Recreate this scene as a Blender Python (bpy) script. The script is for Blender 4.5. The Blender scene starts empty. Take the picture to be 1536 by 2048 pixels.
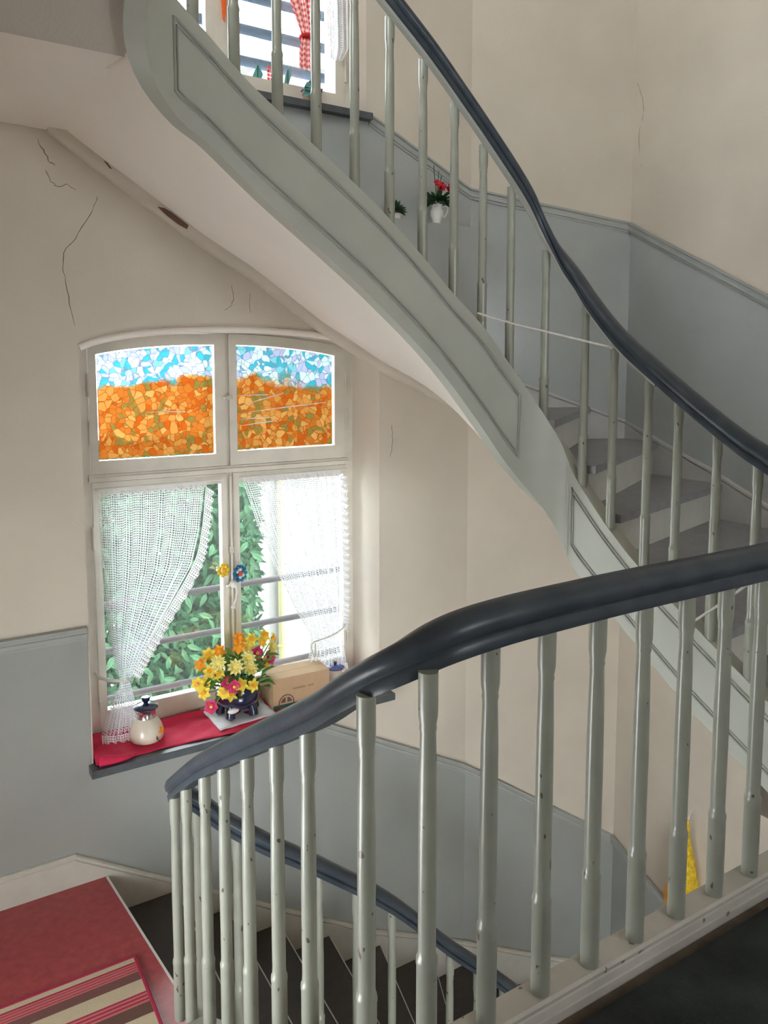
import bpy, math, random
from mathutils import Vector, Matrix
R = math.radians
random.seed(7)
C = bpy.context.scene.collection
SC = bpy.context.scene

# ------------------------------------------------------------------ camera
cam_d = bpy.data.cameras.new('camera')
cam = bpy.data.objects.new('camera', cam_d)
C.objects.link(cam)
SC.camera = cam
cam_d.sensor_fit = 'VERTICAL'
cam_d.sensor_height = 24.0
cam_d.lens = 1550.0 / 2048.0 * 24.0
cam_d.shift_y = -(1024 - 879) / 2048.0
cam_d.clip_start = 0.02
PITCH = R(5.3077)
AZ = R(58.4168)
cam.location = (0, 0, 1.35)
cam.rotation_euler = (math.pi / 2 - PITCH, 0, AZ - math.pi / 2)

# ------------------------------------------------------------------ sky and exposure
W = bpy.data.worlds.new('sky')
SC.world = W
W.use_nodes = True
bg = W.node_tree.nodes['Background']
bg.inputs['Color'].default_value = (0.93, 0.97, 1.0, 1)
bg.inputs['Strength'].default_value = 17.0
SC.view_settings.view_transform = 'Standard'
SC.view_settings.look = 'None'
SC.view_settings.gamma = 1.0
SC.view_settings.use_curve_mapping = False
SC.view_settings.exposure = 0.0
SC.cycles.max_bounces = 12
SC.cycles.diffuse_bounces = 8
SC.cycles.transparent_max_bounces = 24
SC.cycles.use_denoising = True

# ------------------------------------------------------------------ materials
def new_mat(name):
    m = bpy.data.materials.new(name)
    m.use_nodes = True
    nt = m.node_tree
    return m, nt, nt.nodes['Principled BSDF']

def mat(name, col, rough=.6, mottle=.08, scale=9.0, bump=.12, bscale=60.0, bdist=.002, metal=0.0, col2=None, spot=None, coat=0.0, spec=None):
    m, nt, b = new_mat(name)
    if spec is not None: b.inputs['Specular IOR Level'].default_value = spec
    N, L = nt.nodes, nt.links
    tc = N.new('ShaderNodeTexCoord')
    nz = N.new('ShaderNodeTexNoise')
    nz.inputs['Scale'].default_value = scale
    nz.inputs['Detail'].default_value = 5
    L.new(tc.outputs['Object'], nz.inputs['Vector'])
    rp = N.new('ShaderNodeValToRGB')
    c2 = col2 or tuple(min(1, c * (1 + mottle)) for c in col)
    c1 = tuple(c * (1 - mottle) for c in col) if not col2 else col
    rp.color_ramp.elements[0].position = .3
    rp.color_ramp.elements[1].position = .7
    rp.color_ramp.elements[0].color = (*c1, 1)
    rp.color_ramp.elements[1].color = (*c2, 1)
    L.new(nz.outputs['Fac'], rp.inputs['Fac'])
    out = rp.outputs['Color']
    if spot:                                   # small chips of another colour: (colour, scale, threshold)
        n2 = N.new('ShaderNodeTexNoise')
        n2.inputs['Scale'].default_value = spot[1]
        n2.inputs['Detail'].default_value = 2
        oi = N.new('ShaderNodeObjectInfo')     # every copy wears its own chips
        mo = N.new('ShaderNodeVectorMath'); mo.operation = 'MULTIPLY_ADD'
        mo.inputs[1].default_value = (1, 1, .6)
        sc_ = N.new('ShaderNodeVectorMath'); sc_.operation = 'SCALE'; sc_.inputs['Scale'].default_value = 37.0
        cx_ = N.new('ShaderNodeCombineXYZ')
        L.new(oi.outputs['Random'], cx_.inputs[0]); L.new(oi.outputs['Random'], cx_.inputs[2])
        L.new(cx_.outputs[0], sc_.inputs[0])
        L.new(tc.outputs['Object'], mo.inputs[0]); L.new(sc_.outputs[0], mo.inputs[2])
        L.new(mo.outputs[0], n2.inputs['Vector'])
        cr = N.new('ShaderNodeValToRGB')
        cr.color_ramp.elements[0].position = spot[2]
        cr.color_ramp.elements[1].position = spot[2] + .015
        L.new(n2.outputs['Fac'], cr.inputs['Fac'])
        mx = N.new('ShaderNodeMixRGB')
        L.new(cr.outputs['Color'], mx.inputs['Fac'])
        L.new(out, mx.inputs['Color1'])
        mx.inputs['Color2'].default_value = (*spot[0], 1)
        out = mx.outputs['Color']
    L.new(out, b.inputs['Base Color'])
    b.inputs['Roughness'].default_value = rough
    b.inputs['Metallic'].default_value = metal
    if coat:
        b.inputs['Coat Weight'].default_value = coat
        b.inputs['Coat Roughness'].default_value = .15
    if bump:
        nb = N.new('ShaderNodeTexNoise')
        nb.inputs['Scale'].default_value = bscale
        nb.inputs['Detail'].default_value = 4
        L.new(tc.outputs['Object'], nb.inputs['Vector'])
        bm_ = N.new('ShaderNodeBump')
        bm_.inputs['Strength'].default_value = bump
        bm_.inputs['Distance'].default_value = bdist
        L.new(nb.outputs['Fac'], bm_.inputs['Height'])
        L.new(bm_.outputs['Normal'], b.inputs['Normal'])
    return m

M = {}
M['plaster'] = mat('cream_plaster', (.63, .572, .487), .75, .05, 2.5, .25, 90, .003)
M['shaded_plaster'] = mat('shaded_cracked_plaster', (.50, .455, .40), .8, .06, 2.5, .3, 90, .003)  # shade on the sloping soffit put into a darker plaster colour
M['soffit'] = mat('white_soffit_plaster', (.87, .82, .76), .7, .03, 2.0, .15, 60, .003)
M['dado'] = mat('grey_gloss_dado', (.395, .42, .41), .24, .05, 3.0, .3, 110, .002)
M['dado_low'] = mat('dimmed_grey_dado', (.34, .355, .335), .36, .05, 3.0, .3, 110, .002)  # same dado paint, darkened in colour to stand for dimmer light below
M['rail_trim'] = mat('grey_trim_paint', (.37, .39, .37), .45, .06, 12, .1)
M['string'] = mat('grey_green_stair_paint', (.44, .455, .405), .45, .05, 4.0, .12, 40)
M['moulding'] = mat('shade_grey_moulding', (.33, .345, .305), .5, .06, 10, .1)  # colour darkened to draw the shade of the panel grooves
M['baluster'] = mat('chipped_grey_baluster_paint', (.295, .305, .255), .32, .06, 14, .03, 50, .002, coat=.18, spot=((.10, .07, .06), 42, .715))
M['curb'] = mat('worn_curb_paint', (.42, .40, .35), .55, .10, 7, .3, 40, .003, col2=(.56, .52, .47), spot=((.20, .13, .10), 30, .70))
M['handrail'] = mat('dark_blue_black_handrail', (.034, .046, .060), .34, .35, 14, .25, 70, .002, col2=(.058, .070, .085), spec=.28)
M['tread_up'] = mat('slate_grey_tread', (.27, .275, .285), .42, .1, 20, .1)
M['tread_low'] = mat('dark_brown_tread', (.060, .052, .048), .38, .15, 30, .1)
M['tread_edge'] = mat('pale_nosing_strip', (.62, .62, .60), .3, .05, 20, .05)
M['riser'] = mat('cream_grey_riser', (.58, .57, .51), .5, .06, 8, .1)
M['skirting'] = mat('cream_skirting_paint', (.58, .56, .50), .5, .06, 10, .12)
M['skirting_g'] = mat('grey_skirting_paint', (.48, .48, .47), .5, .06, 10, .12)
M['redfloor'] = mat('red_floor_paint', (.36, .055, .062), .26, .12, 30, .25, 120, .001)
M['boards'] = mat('brown_floor_board', (.12, .095, .07), .6, .3, 14, .2)
M['carpet'] = mat('dark_green_black_carpet', (.012, .018, .020), .95, .4, 7, .9, 420, .006, col2=(.045, .056, .056))
M['frame'] = mat('aged_white_window_paint', (.66, .62, .54), .45, .06, 10, .12)
M['crack'] = mat('dark_plaster_crack', (.20, .17, .14), .9, .1, 30, 0)
M['chip'] = mat('bare_brown_chip', (.17, .095, .075), .8, .15, 40, .2)
M['stone'] = mat('dark_slate_sill', (.075, .085, .095), .4, .15, 25, .1)
M['redcloth'] = mat('red_cotton_cloth', (.62, .018, .075), .85, .08, 20, .4, 500, .0015)
M['napkin'] = mat('pale_blue_white_napkin', (.74, .77, .82), .85, .06, 25, .3, 300, .001)
M['cobalt'] = mat('deep_blue_glaze', (.012, .018, .05), .12, .2, 8, 0, coat=.6)
M['enamel'] = mat('cream_enamel', (.72, .66, .55), .22, .03, 8, 0, coat=.4)
M['lid'] = mat('dark_blue_enamel', (.012, .018, .06), .18, .1, 10, 0, coat=.5)
M['lid2'] = mat('blue_enamel_lid', (.05, .09, .34), .2, .1, 10, 0, coat=.5)
M['chrome'] = mat('chrome_band', (.75, .73, .72), .18, .03, 8, 0, metal=1.0)
M['card'] = mat('brown_cardboard', (.50, .34, .20), .8, .05, 16, .12, 80, .001)
M['ink'] = mat('dark_print', (.10, .07, .05), .8, .1, 30, 0)
M['faded_ink'] = mat('faded_brown_print', (.27, .175, .10), .8, .1, 30, 0)
M['ink2'] = mat('dark_violet_brown_print', (.13, .085, .075), .8, .1, 30, 0)
M['inkgreen'] = mat('dark_green_print', (.02, .10, .08), .7, .1, 30, 0)
M['yellow'] = mat('yellow_petal', (.88, .70, .03), .6, .15, 25, .1, col2=(.92, .80, .14))
M['orange'] = mat('orange_petal', (.88, .30, .01), .6, .15, 25, .1, col2=(.92, .45, .03))
M['pink'] = mat('crimson_pink_petal', (.62, .02, .12), .6, .15, 25, .1, col2=(.75, .07, .22))
M['paleyellow'] = mat('pale_yellow_petal', (.86, .78, .30), .6, .1, 25, .1)
M['leaf'] = mat('green_leaf', (.13, .27, .06), .5, .25, 20, .1)
M['darkleaf'] = mat('dark_green_leaf', (.02, .07, .025), .5, .25, 20, .1)
M['redrose'] = mat('red_flower', (.55, .015, .04), .6, .2, 25, .1)
M['violet'] = mat('violet_flower', (.12, .08, .20), .6, .2, 25, .1)
M['tealleaf'] = mat('blue_green_leaf', (.10, .34, .32), .5, .2, 20, .1)
M['terracotta'] = mat('tan_clay_pot', (.45, .34, .24), .7, .1, 20, .1)
M['china'] = mat('white_china', (.78, .78, .76), .2, .03, 12, 0, coat=.4)
M['bar'] = mat('mauve_grey_iron_bar', (.050, .042, .048), .7, .1, 20, .1, spec=.1)
M['bar2'] = mat('blue_grey_iron_bar', (.035, .055, .095), .7, .1, 20, .1, spec=.1)
M['white_metal'] = mat('white_painted_metal', (.72, .72, .68), .35, .05, 20, .05)
M['cord'] = mat('pale_cotton_cord', (.60, .58, .53), .8, .1, 60, .1)
M['bead_y'] = mat('yellow_bead', (.75, .52, .02), .2, .2, 60, 0)
M['bead_b'] = mat('blue_bead', (.01, .13, .30), .2, .3, 60, 0)
M['bead_r'] = mat('red_bead', (.65, .06, .05), .2, .1, 60, 0)
M['bead_g'] = mat('green_bead', (.02, .14, .08), .2, .1, 60, 0)
M['bead_w'] = mat('pale_blue_bead', (.55, .75, .85), .2, .1, 60, 0)
M['ribbon'] = mat('orange_ribbon', (.85, .16, .03), .6, .1, 20, .1)
M['housewall'] = mat('white_rendered_house', (.14, .139, .134), .85, .05, 4, .2, 40, .01)
M['pipe'] = mat('cream_yellow_pipe', (.15, .14, .06), .5, .05, 10, .05)
M['hedge'] = mat('hedge_leaf', (.008, .030, .013), .8, .4, 3, .1, col2=(.020, .058, .027), spec=.05)
M['hedge2'] = mat('hedge_leaf_pale', (.034, .080, .042), .8, .25, 3, .1, spec=.08)
M['bark'] = mat('brown_bark', (.10, .075, .05), .9, .3, 20, .4)
M['ground'] = mat('pale_bounce_ground', (.72, .70, .65), .9, .3, 2, .3)  # ground made pale to bounce daylight up to the soffit
M['goldfoil'] = mat('crinkled_yellow_foil', (.82, .55, .01), .25, .25, 40, 1.0, 45, .02)
M['orangerim'] = mat('orange_card', (.88, .42, .08), .5, .1, 20, .1)
M['lampglass'] = mat('lamp', (.9, .9, .85), .4, .02, 10, 0)

def glass_mat():
    m, nt, b = new_mat('window_glass')
    N, L = nt.nodes, nt.links
    N.remove(b)
    tr = N.new('ShaderNodeBsdfTransparent')
    tr.inputs['Color'].default_value = (.90, .93, .92, 1)
    gl = N.new('ShaderNodeBsdfGlossy')
    gl.inputs['Roughness'].default_value = .02
    df = N.new('ShaderNodeBsdfTranslucent')     # fine dust on the pane
    df.inputs['Color'].default_value = (.8, .85, .83, 1)
    mx0 = N.new('ShaderNodeMixShader')
    mx0.inputs['Fac'].default_value = .008
    L.new(tr.outputs[0], mx0.inputs[1])
    L.new(df.outputs[0], mx0.inputs[2])
    fr = N.new('ShaderNodeFresnel')
    fr.inputs['IOR'].default_value = 1.45
    mx = N.new('ShaderNodeMixShader')
    L.new(fr.outputs[0], mx.inputs['Fac'])
    L.new(mx0.outputs[0], mx.inputs[1])
    L.new(gl.outputs[0], mx.inputs[2])
    L.new(mx.outputs[0], N['Material Output'].inputs['Surface'])
    return m
M['glass'] = glass_mat()

def weave_mat(name, col, pu, pv, open_, tint=None, check=None):
    """open-weave fabric: threads in u and v leave square holes; UVs are in metres"""
    m, nt, b = new_mat(name)
    N, L = nt.nodes, nt.links
    N.remove(b)
    tc = N.new('ShaderNodeTexCoord')
    sp = N.new('ShaderNodeSeparateXYZ')
    L.new(tc.outputs['UV'], sp.inputs[0])
    def math_(op, a, bval=None):
        n = N.new('ShaderNodeMath')
        n.operation = op
        if isinstance(a, (int, float)): n.inputs[0].default_value = a
        else: L.new(a, n.inputs[0])
        if bval is not None:
            if isinstance(bval, (int, float)): n.inputs[1].default_value = bval
            else: L.new(bval, n.inputs[1])
        return n.outputs[0]
    def thread(coord, period, w):
        fr = math_('FRACT', math_('DIVIDE', coord, period))
        return math_('LESS_THAN', fr, w)
    tu = thread(sp.outputs[0], pu, 1 - open_)
    tv = thread(sp.outputs[1], pv, 1 - open_)
    fac = math_('MAXIMUM', tu, tv)
    colout = None
    if check:
        cu = thread(sp.outputs[0], check[0], .5)
        cv = thread(sp.outputs[1], check[0], .5)
        s = math_('MULTIPLY', math_('ADD', cu, cv), .5)
        rp = N.new('ShaderNodeValToRGB')
        rp.color_ramp.elements[0].color = (*check[1], 1)
        rp.color_ramp.elements[1].color = (*check[2], 1)
        L.new(s, rp.inputs['Fac'])
        colout = rp.outputs['Color']
    d = N.new('ShaderNodeBsdfDiffuse')
    t = N.new('ShaderNodeBsdfTranslucent')
    for s_ in (d, t):
        if colout: L.new(colout, s_.inputs['Color'])
        else: s_.inputs['Color'].default_value = (*col, 1)
    ms = N.new('ShaderNodeMixShader')
    ms.inputs['Fac'].default_value = .13
    L.new(d.outputs[0], ms.inputs[1])
    L.new(t.outputs[0], ms.inputs[2])
    tr = N.new('ShaderNodeBsdfTransparent')
    mx = N.new('ShaderNodeMixShader')
    L.new(fac, mx.inputs['Fac'])
    L.new(tr.outputs[0], mx.inputs[1])
    L.new(ms.outputs[0], mx.inputs[2])
    L.new(mx.outputs[0], N['Material Output'].inputs['Surface'])
    return m
M['lace'] = weave_mat('white_open_lace', (.86, .87, .90), .0115, .0115, .62)
M['lacehem'] = weave_mat('white_lace_hem', (.88, .88, .90), .016, .011, .42)
M['lacehead'] = weave_mat('white_lace_heading', (.80, .78, .76), .008, .02, .25)
M['gingham'] = weave_mat('red_gingham', (.7, .1, .1), .5, .5, .0, check=(.026, (.86, .74, .70), (.62, .05, .05)))

def stained_mat():
    m, nt, b = new_mat('stained_glass_film')
    N, L = nt.nodes, nt.links
    N.remove(b)
    tc = N.new('ShaderNodeTexCoord')
    mp = N.new('ShaderNodeMapping')
    mp.inputs['Scale'].default_value = (1, 0, 1)
    L.new(tc.outputs['Object'], mp.inputs['Vector'])
    nz = N.new('ShaderNodeTexNoise')
    nz.inputs['Scale'].default_value = 9
    L.new(mp.outputs[0], nz.inputs['Vector'])
    wob = N.new('ShaderNodeMixRGB')
    wob.inputs['Fac'].default_value = .06
    L.new(mp.outputs[0], wob.inputs['Color1'])
    L.new(nz.outputs['Color'], wob.inputs['Color2'])
    ve = N.new('ShaderNodeTexVoronoi')
    ve.feature = 'DISTANCE_TO_EDGE'
    ve.inputs['Scale'].default_value = 36
    L.new(wob.outputs[0], ve.inputs['Vector'])
    vc = N.new('ShaderNodeTexVoronoi')
    vc.inputs['Scale'].default_value = 36
    L.new(wob.outputs[0], vc.inputs['Vector'])
    line = N.new('ShaderNodeValToRGB')
    line.color_ramp.elements[0].position = .02
    line.color_ramp.elements[1].position = .06
    L.new(ve.outputs['Distance'], line.inputs['Fac'])
    sep = N.new('ShaderNodeSeparateColor')
    L.new(vc.outputs['Color'], sep.inputs[0])
    def ramp(stops):
        r = N.new('ShaderNodeValToRGB')
        r.color_ramp.interpolation = 'CONSTANT'
        e = r.color_ramp.elements
        e[0].position, e[0].color = stops[0][0], (*stops[0][1], 1)
        e[1].position, e[1].color = stops[1][0], (*stops[1][1], 1)
        for p_, c_ in stops[2:]:
            x = e.new(p_); x.color = (*c_, 1)
        L.new(sep.outputs[0], r.inputs['Fac'])
        return r
    up = ramp([(0, (.92, .95, .92)), (.50, (.26, .70, .76)), (.63, (.78, .74, .86)), (.84, (.52, .80, .82)), (.92, (.96, .97, .92))])
    lo = ramp([(0, (.82, .41, .15)), (.32, (.86, .53, .24)), (.60, (.80, .33, .10)), (.76, (.54, .44, .20)), (.86, (.90, .60, .30))])
    # swirls: larger motif that repeats across the film
    v2 = N.new('ShaderNodeTexVoronoi')
    v2.inputs['Scale'].default_value = 7.5
    v2.inputs['Randomness'].default_value = .7
    L.new(wob.outputs[0], v2.inputs['Vector'])
    ring = N.new('ShaderNodeValToRGB')
    e = ring.color_ramp.elements
    e[0].position, e[0].color = .26, (0, 0, 0, 1)
    e[1].position, e[1].color = .28, (1, 1, 1, 1)
    x = e.new(.40); x.color = (1, 1, 1, 1)
    x = e.new(.42); x.color = (0, 0, 0, 1)
    L.new(v2.outputs['Distance'], ring.inputs['Fac'])
    s2 = N.new('ShaderNodeSeparateColor')
    L.new(v2.outputs['Color'], s2.inputs[0])
    half = N.new('ShaderNodeMath'); half.operation = 'GREATER_THAN'; half.inputs[1].default_value = .45
    L.new(sep.outputs[1], half.inputs[0])
    rm = N.new('ShaderNodeMath'); rm.operation = 'MULTIPLY'
    L.new(ring.outputs['Color'], rm.inputs[0]); L.new(half.outputs[0], rm.inputs[1])
    def mix(f, a, b_):
        n = N.new('ShaderNodeMixRGB')
        if isinstance(f, float): n.inputs['Fac'].default_value = f
        else: L.new(f, n.inputs['Fac'])
        for s_, v in ((n.inputs['Color1'], a), (n.inputs['Color2'], b_)):
            if isinstance(v, tuple): s_.default_value = (*v, 1)
            else: L.new(v, s_)
        return n.outputs[0]
    upc = mix(rm.outputs[0], up.outputs[0], (.24, .70, .78))
    loc = mix(rm.outputs[0], lo.outputs[0], (.56, .45, .20))
    # ragged upper border of the orange film, in height
    sx = N.new('ShaderNodeSeparateXYZ')
    L.new(tc.outputs['Object'], sx.inputs[0])
    n3 = N.new('ShaderNodeTexNoise'); n3.inputs['Scale'].default_value = 7
    L.new(mp.outputs[0], n3.inputs['Vector'])
    a1 = N.new('ShaderNodeMath'); a1.operation = 'MULTIPLY_ADD'
    a1.inputs[1].default_value = -.22
    L.new(n3.outputs['Fac'], a1.inputs[0]); L.new(sx.outputs[2], a1.inputs[2])
    xc = N.new('ShaderNodeMath'); xc.operation = 'SUBTRACT'; xc.inputs[1].default_value = 1.385
    L.new(sx.outputs[0], xc.inputs[0])
    xq = N.new('ShaderNodeMath'); xq.operation = 'MULTIPLY'
    L.new(xc.outputs[0], xq.inputs[0]); L.new(xc.outputs[0], xq.inputs[1])
    a2 = N.new('ShaderNodeMath'); a2.operation = 'MULTIPLY_ADD'; a2.inputs[1].default_value = .22
    L.new(xq.outputs[0], a2.inputs[0]); L.new(a1.outputs[0], a2.inputs[2])
    a1 = a2
    gt = N.new('ShaderNodeMapRange')
    gt.inputs['From Min'].default_value = 1.185
    gt.inputs['From Max'].default_value = 1.215
    L.new(a1.outputs[0], gt.inputs['Value'])
    body = mix(gt.outputs[0], loc, upc)
    linec = mix(gt.outputs[0], (.70, .29, .10), (.52, .52, .62))
    full = mix(line.outputs['Color'], linec, body)
    dk = N.new('ShaderNodeMixRGB'); dk.blend_type = 'MULTIPLY'; dk.inputs['Fac'].default_value = 1
    L.new(full, dk.inputs['Color1']); dk.inputs['Color2'].default_value = (.58, .62, .64, 1)
    full = dk.outputs[0]
    t = N.new('ShaderNodeBsdfTranslucent')
    L.new(full, t.inputs['Color'])
    tr = N.new('ShaderNodeBsdfTransparent')
    L.new(full, tr.inputs['Color'])
    ms = N.new('ShaderNodeMixShader'); ms.inputs['Fac'].default_value = .30
    L.new(t.outputs[0], ms.inputs[1]); L.new(tr.outputs[0], ms.inputs[2])
    L.new(ms.outputs[0], N['Material Output'].inputs['Surface'])
    return m
M['stained'] = stained_mat()

def stripe_mat():
    m, nt, b = new_mat('striped_rug_weave')
    N, L = nt.nodes, nt.links
    tc = N.new('ShaderNodeTexCoord')
    sx = N.new('ShaderNodeSeparateXYZ')
    L.new(tc.outputs['Object'], sx.inputs[0])
    mr = N.new('ShaderNodeMapRange')           # 0 at the wall-side edge, 1 at the near edge
    mr.inputs['From Min'].default_value = 2.895
    mr.inputs['From Max'].default_value = 2.395
    L.new(sx.outputs[1], mr.inputs['Value'])
    rp = N.new('ShaderNodeValToRGB')
    rp.color_ramp.interpolation = 'CONSTANT'
    cream, red, rose, mauve, brown = (.62, .52, .36), (.42, .02, .07), (.62, .17, .17), (.20, .085, .075), (.15, .075, .055)
    st = [(0, red), (.012, cream), (.06, red), (.075, rose), (.09, red), (.10, rose), (.118, red), (.128, rose), (.145, red), (.155, rose),
          (.17, mauve), (.255, cream), (.385, red), (.40, rose), (.42, red), (.435, rose), (.455, red), (.47, rose), (.49, brown), (.60, cream), (.74, red), (.86, mauve)]
    e = rp.color_ramp.elements
    e[0].position, e[0].color = 0, (*red, 1)
    e[1].position, e[1].color = .012, (*cream, 1)
    for p_, c_ in st[2:]:
        x = e.new(p_); x.color = (*c_, 1)
    L.new(mr.outputs[0], rp.inputs['Fac'])
    nz = N.new('ShaderNodeTexNoise'); nz.inputs['Scale'].default_value = 220
    L.new(tc.outputs['Object'], nz.inputs['Vector'])
    mx = N.new('ShaderNodeMixRGB'); mx.blend_type = 'MULTIPLY'; mx.inputs['Fac'].default_value = .35
    L.new(rp.outputs[0], mx.inputs['Color1']); L.new(nz.outputs['Color'], mx.inputs['Color2'])
    L.new(mx.outputs[0], b.inputs['Base Color'])
    b.inputs['Roughness'].default_value = .95
    bp = N.new('ShaderNodeBump'); bp.inputs['Strength'].default_value = .5; bp.inputs['Distance'].default_value = .003
    L.new(nz.outputs['Fac'], bp.inputs['Height']); L.new(bp.outputs['Normal'], b.inputs['Normal'])
    return m
M['rug'] = stripe_mat()
M['binding'] = mat('crimson_binding', (.36, .018, .06), .9, .1, 60, .3, 300)

# ------------------------------------------------------------------ mesh helpers
class MB:
    def __init__(s):
        s.v, s.f, s.uv = [], [], {}
    def add(s, vs, fs):
        o = len(s.v)
        s.v += [tuple(p) for p in vs]
        s.f += [tuple(i + o for i in f) for f in fs]
        return o
    def box(s, x0, x1, y0, y1, z0, z1):
        s.add([(x0, y0, z0), (x1, y0, z0), (x1, y1, z0), (x0, y1, z0), (x0, y0, z1), (x1, y0, z1), (x1, y1, z1), (x0, y1, z1)],
              [(0, 3, 2, 1), (4, 5, 6, 7), (0, 1, 5, 4), (1, 2, 6, 5), (2, 3, 7, 6), (3, 0, 4, 7)])
        return s
    def prism(s, pts, d):
        """polygon pts (3-D) extruded by vector d"""
        n = len(pts)
        d = Vector(d)
        a = [Vector(p) for p in pts]
        s.add(a + [p + d for p in a], [tuple(range(n))[::-1], tuple(range(n, 2 * n))] + [(i, (i + 1) % n, n + (i + 1) % n, n + i) for i in range(n)])
        return s
    def sweep(s, path, prof, closed=False, scale=None):
        """profile points (side, up) carried along the path; the side axis stays horizontal"""
        n, k = len(path), len(prof)
        P = [Vector(p) for p in path]
        vs = []
        for i, p in enumerate(P):
            a = P[(i - 1) % n] if (closed or i > 0) else P[i]
            b = P[(i + 1) % n] if (closed or i < n - 1) else P[i]
            t = b - a
            t.z = 0
            if t.length < 1e-6: t = Vector((1, 0, 0))
            t.normalize()
            sd = Vector((t.y, -t.x, 0))
            for (u, w) in prof:
                c = scale[i] if scale else 1
                vs.append(p + sd * u * c + Vector((0, 0, w * c)))
        fs = []
        for i in range(n if closed else n - 1):
            j = (i + 1) % n
            for q in range(k):
                r = (q + 1) % k
                fs.append((i * k + q, i * k + r, j * k + r, j * k + q))
        if not closed:
            fs.append(tuple(range(k))[::-1])
            fs.append(tuple((n - 1) * k + q for q in range(k)))
        s.add(vs, fs)
        return s
    def tube(s, path, r, seg=8, closed=False):
        P = [Vector(p) for p in path]
        n = len(P)
        rr = r if isinstance(r, (list, tuple)) else [r] * n
        vs = []
        ref = None
        for i, p in enumerate(P):
            a = P[(i - 1) % n] if (closed or i > 0) else P[i]
            b = P[(i + 1) % n] if (closed or i < n - 1) else P[i]
            t = (b - a)
            if t.length < 1e-9: t = Vector((0, 0, 1))
            t.normalize()
            if ref is None:
                ref = Vector((0, 0, 1)) if abs(t.z) < .9 else Vector((1, 0, 0))
            x = t.cross(ref)
            if x.length < 1e-6: x = t.cross(Vector((0, 1, 0)))
            x.normalize()
            y = x.cross(t); y.normalize()
            ref = y
            for q in range(seg):
                an = 2 * math.pi * q / seg
                vs.append(p + (x * math.cos(an) + y * math.sin(an)) * rr[i])
        fs = []
        for i in range(n if closed else n - 1):
            j = (i + 1) % n
            for q in range(seg):
                fs.append((i * seg + q, i * seg + (q + 1) % seg, j * seg + (q + 1) % seg, j * seg + q))
        if not closed:
            fs.append(tuple(range(seg))[::-1])
            fs.append(tuple((n - 1) * seg + q for q in range(seg)))
        s.add(vs, fs)
        return s
    def lathe(s, prof, seg=20, o=(0, 0, 0)):
        """profile (radius, height) around a vertical axis at o"""
        vs, fs = [], []
        k = len(prof)
        for (r, z) in prof:
            for q in range(seg):
                a = 2 * math.pi * q / seg
                vs.append((o[0] + r * math.cos(a), o[1] + r * math.sin(a), o[2] + z))
        for i in range(k - 1):
            for q in range(seg):
                fs.append((i * seg + q, i * seg + (q + 1) % seg, (i + 1) * seg + (q + 1) % seg, (i + 1) * seg + q))
        fs.append(tuple(range(seg))[::-1])
        fs.append(tuple((k - 1) * seg + q for q in range(seg)))
        s.add(vs, fs)
        return s
    def ball(s, c, r, seg=10, rings=6, sq=(1, 1, 1)):
        vs, fs = [], []
        for i in range(rings + 1):
            th = math.pi * i / rings
            for q in range(seg):
                a = 2 * math.pi * q / seg
                vs.append((c[0] + r * sq[0] * math.sin(th) * math.cos(a), c[1] + r * sq[1] * math.sin(th) * math.sin(a), c[2] + r * sq[2] * math.cos(th)))
        for i in range(rings):
            for q in range(seg):
                fs.append((i * seg + q, (i + 1) * seg + q, (i + 1) * seg + (q + 1) % seg, i * seg + (q + 1) % seg))
        s.add(vs, fs)
        return s
    def mesh(s, name, m, smooth=None):
        me = bpy.data.meshes.new(name)
        me.from_pydata(s.v, [], s.f)
        me.materials.append(m)
        if smooth:
            me.polygons.foreach_set('use_smooth', [True] * len(me.polygons))
            me.set_sharp_from_angle(angle=R(smooth))
        me.update()
        return me

def obj(name, mb, m, parent=None, smooth=None, loc=None):
    me = mb if isinstance(mb, bpy.types.Mesh) else mb.mesh(name, m, smooth)
    o = bpy.data.objects.new(name, me)
    C.objects.link(o)
    if parent: o.parent = parent
    if loc: o.location = loc
    return o

def tag(o, label, cat, group=None, kind=None):
    o['label'] = label
    o['category'] = cat
    if group: o['group'] = group
    if kind: o['kind'] = kind
    return o

def thing(name, label, cat, loc=(0, 0, 0), rz=0, group=None):
    o = bpy.data.objects.new(name, None)
    o.empty_display_size = .05
    C.objects.link(o)
    o.location = loc
    o.rotation_euler = (0, 0, rz)
    return tag(o, label, cat, group)

def struct(name, mb, m, parent=None, smooth=None):
    o = obj(name, mb, m, parent, smooth)
    if parent is None: o['kind'] = 'structure'
    return o

def sempty(name, loc=(0, 0, 0)):
    o = bpy.data.objects.new(name, None)
    o.empty_display_size = .05
    C.objects.link(o)
    o.location = loc
    o['kind'] = 'structure'
    return o

def smoothline(pts, n=6):
    """Catmull-Rom through the points"""
    P = [Vector(p) for p in pts]
    P = [P[0] * 2 - P[1]] + P + [P[-1] * 2 - P[-2]]
    out = []
    for i in range(1, len(P) - 2):
        a, b, c, d = P[i - 1:i + 3]
        for k in range(n):
            t = k / n
            out.append(.5 * ((2 * b) + (c - a) * t + (2 * a - 5 * b + 4 * c - d) * t * t + (3 * b - a - 3 * c + d) * t ** 3))
    out.append(P[-2].copy())
    return out

def interp(x, tab):
    if x <= tab[0][0]: return tab[0][1]
    for (a, b), (c, d) in zip(tab, tab[1:]):
        if x <= c: return b + (d - b) * (x - a) / (c - a)
    return tab[-1][1]

# ------------------------------------------------------------------ layout constants
YW, XC = 3.48, 3.60                 # wall with the windows; wall on the right
BX, BY = 2.70, 3.14                 # the chamfered corner runs (BX,YW) -> (XC,BY)
YS, XS = 2.50, 2.40                 # well faces of the stair string
ZT, ZB = 5.0, -3.45
ZR = -.93                           # red half landing

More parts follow.
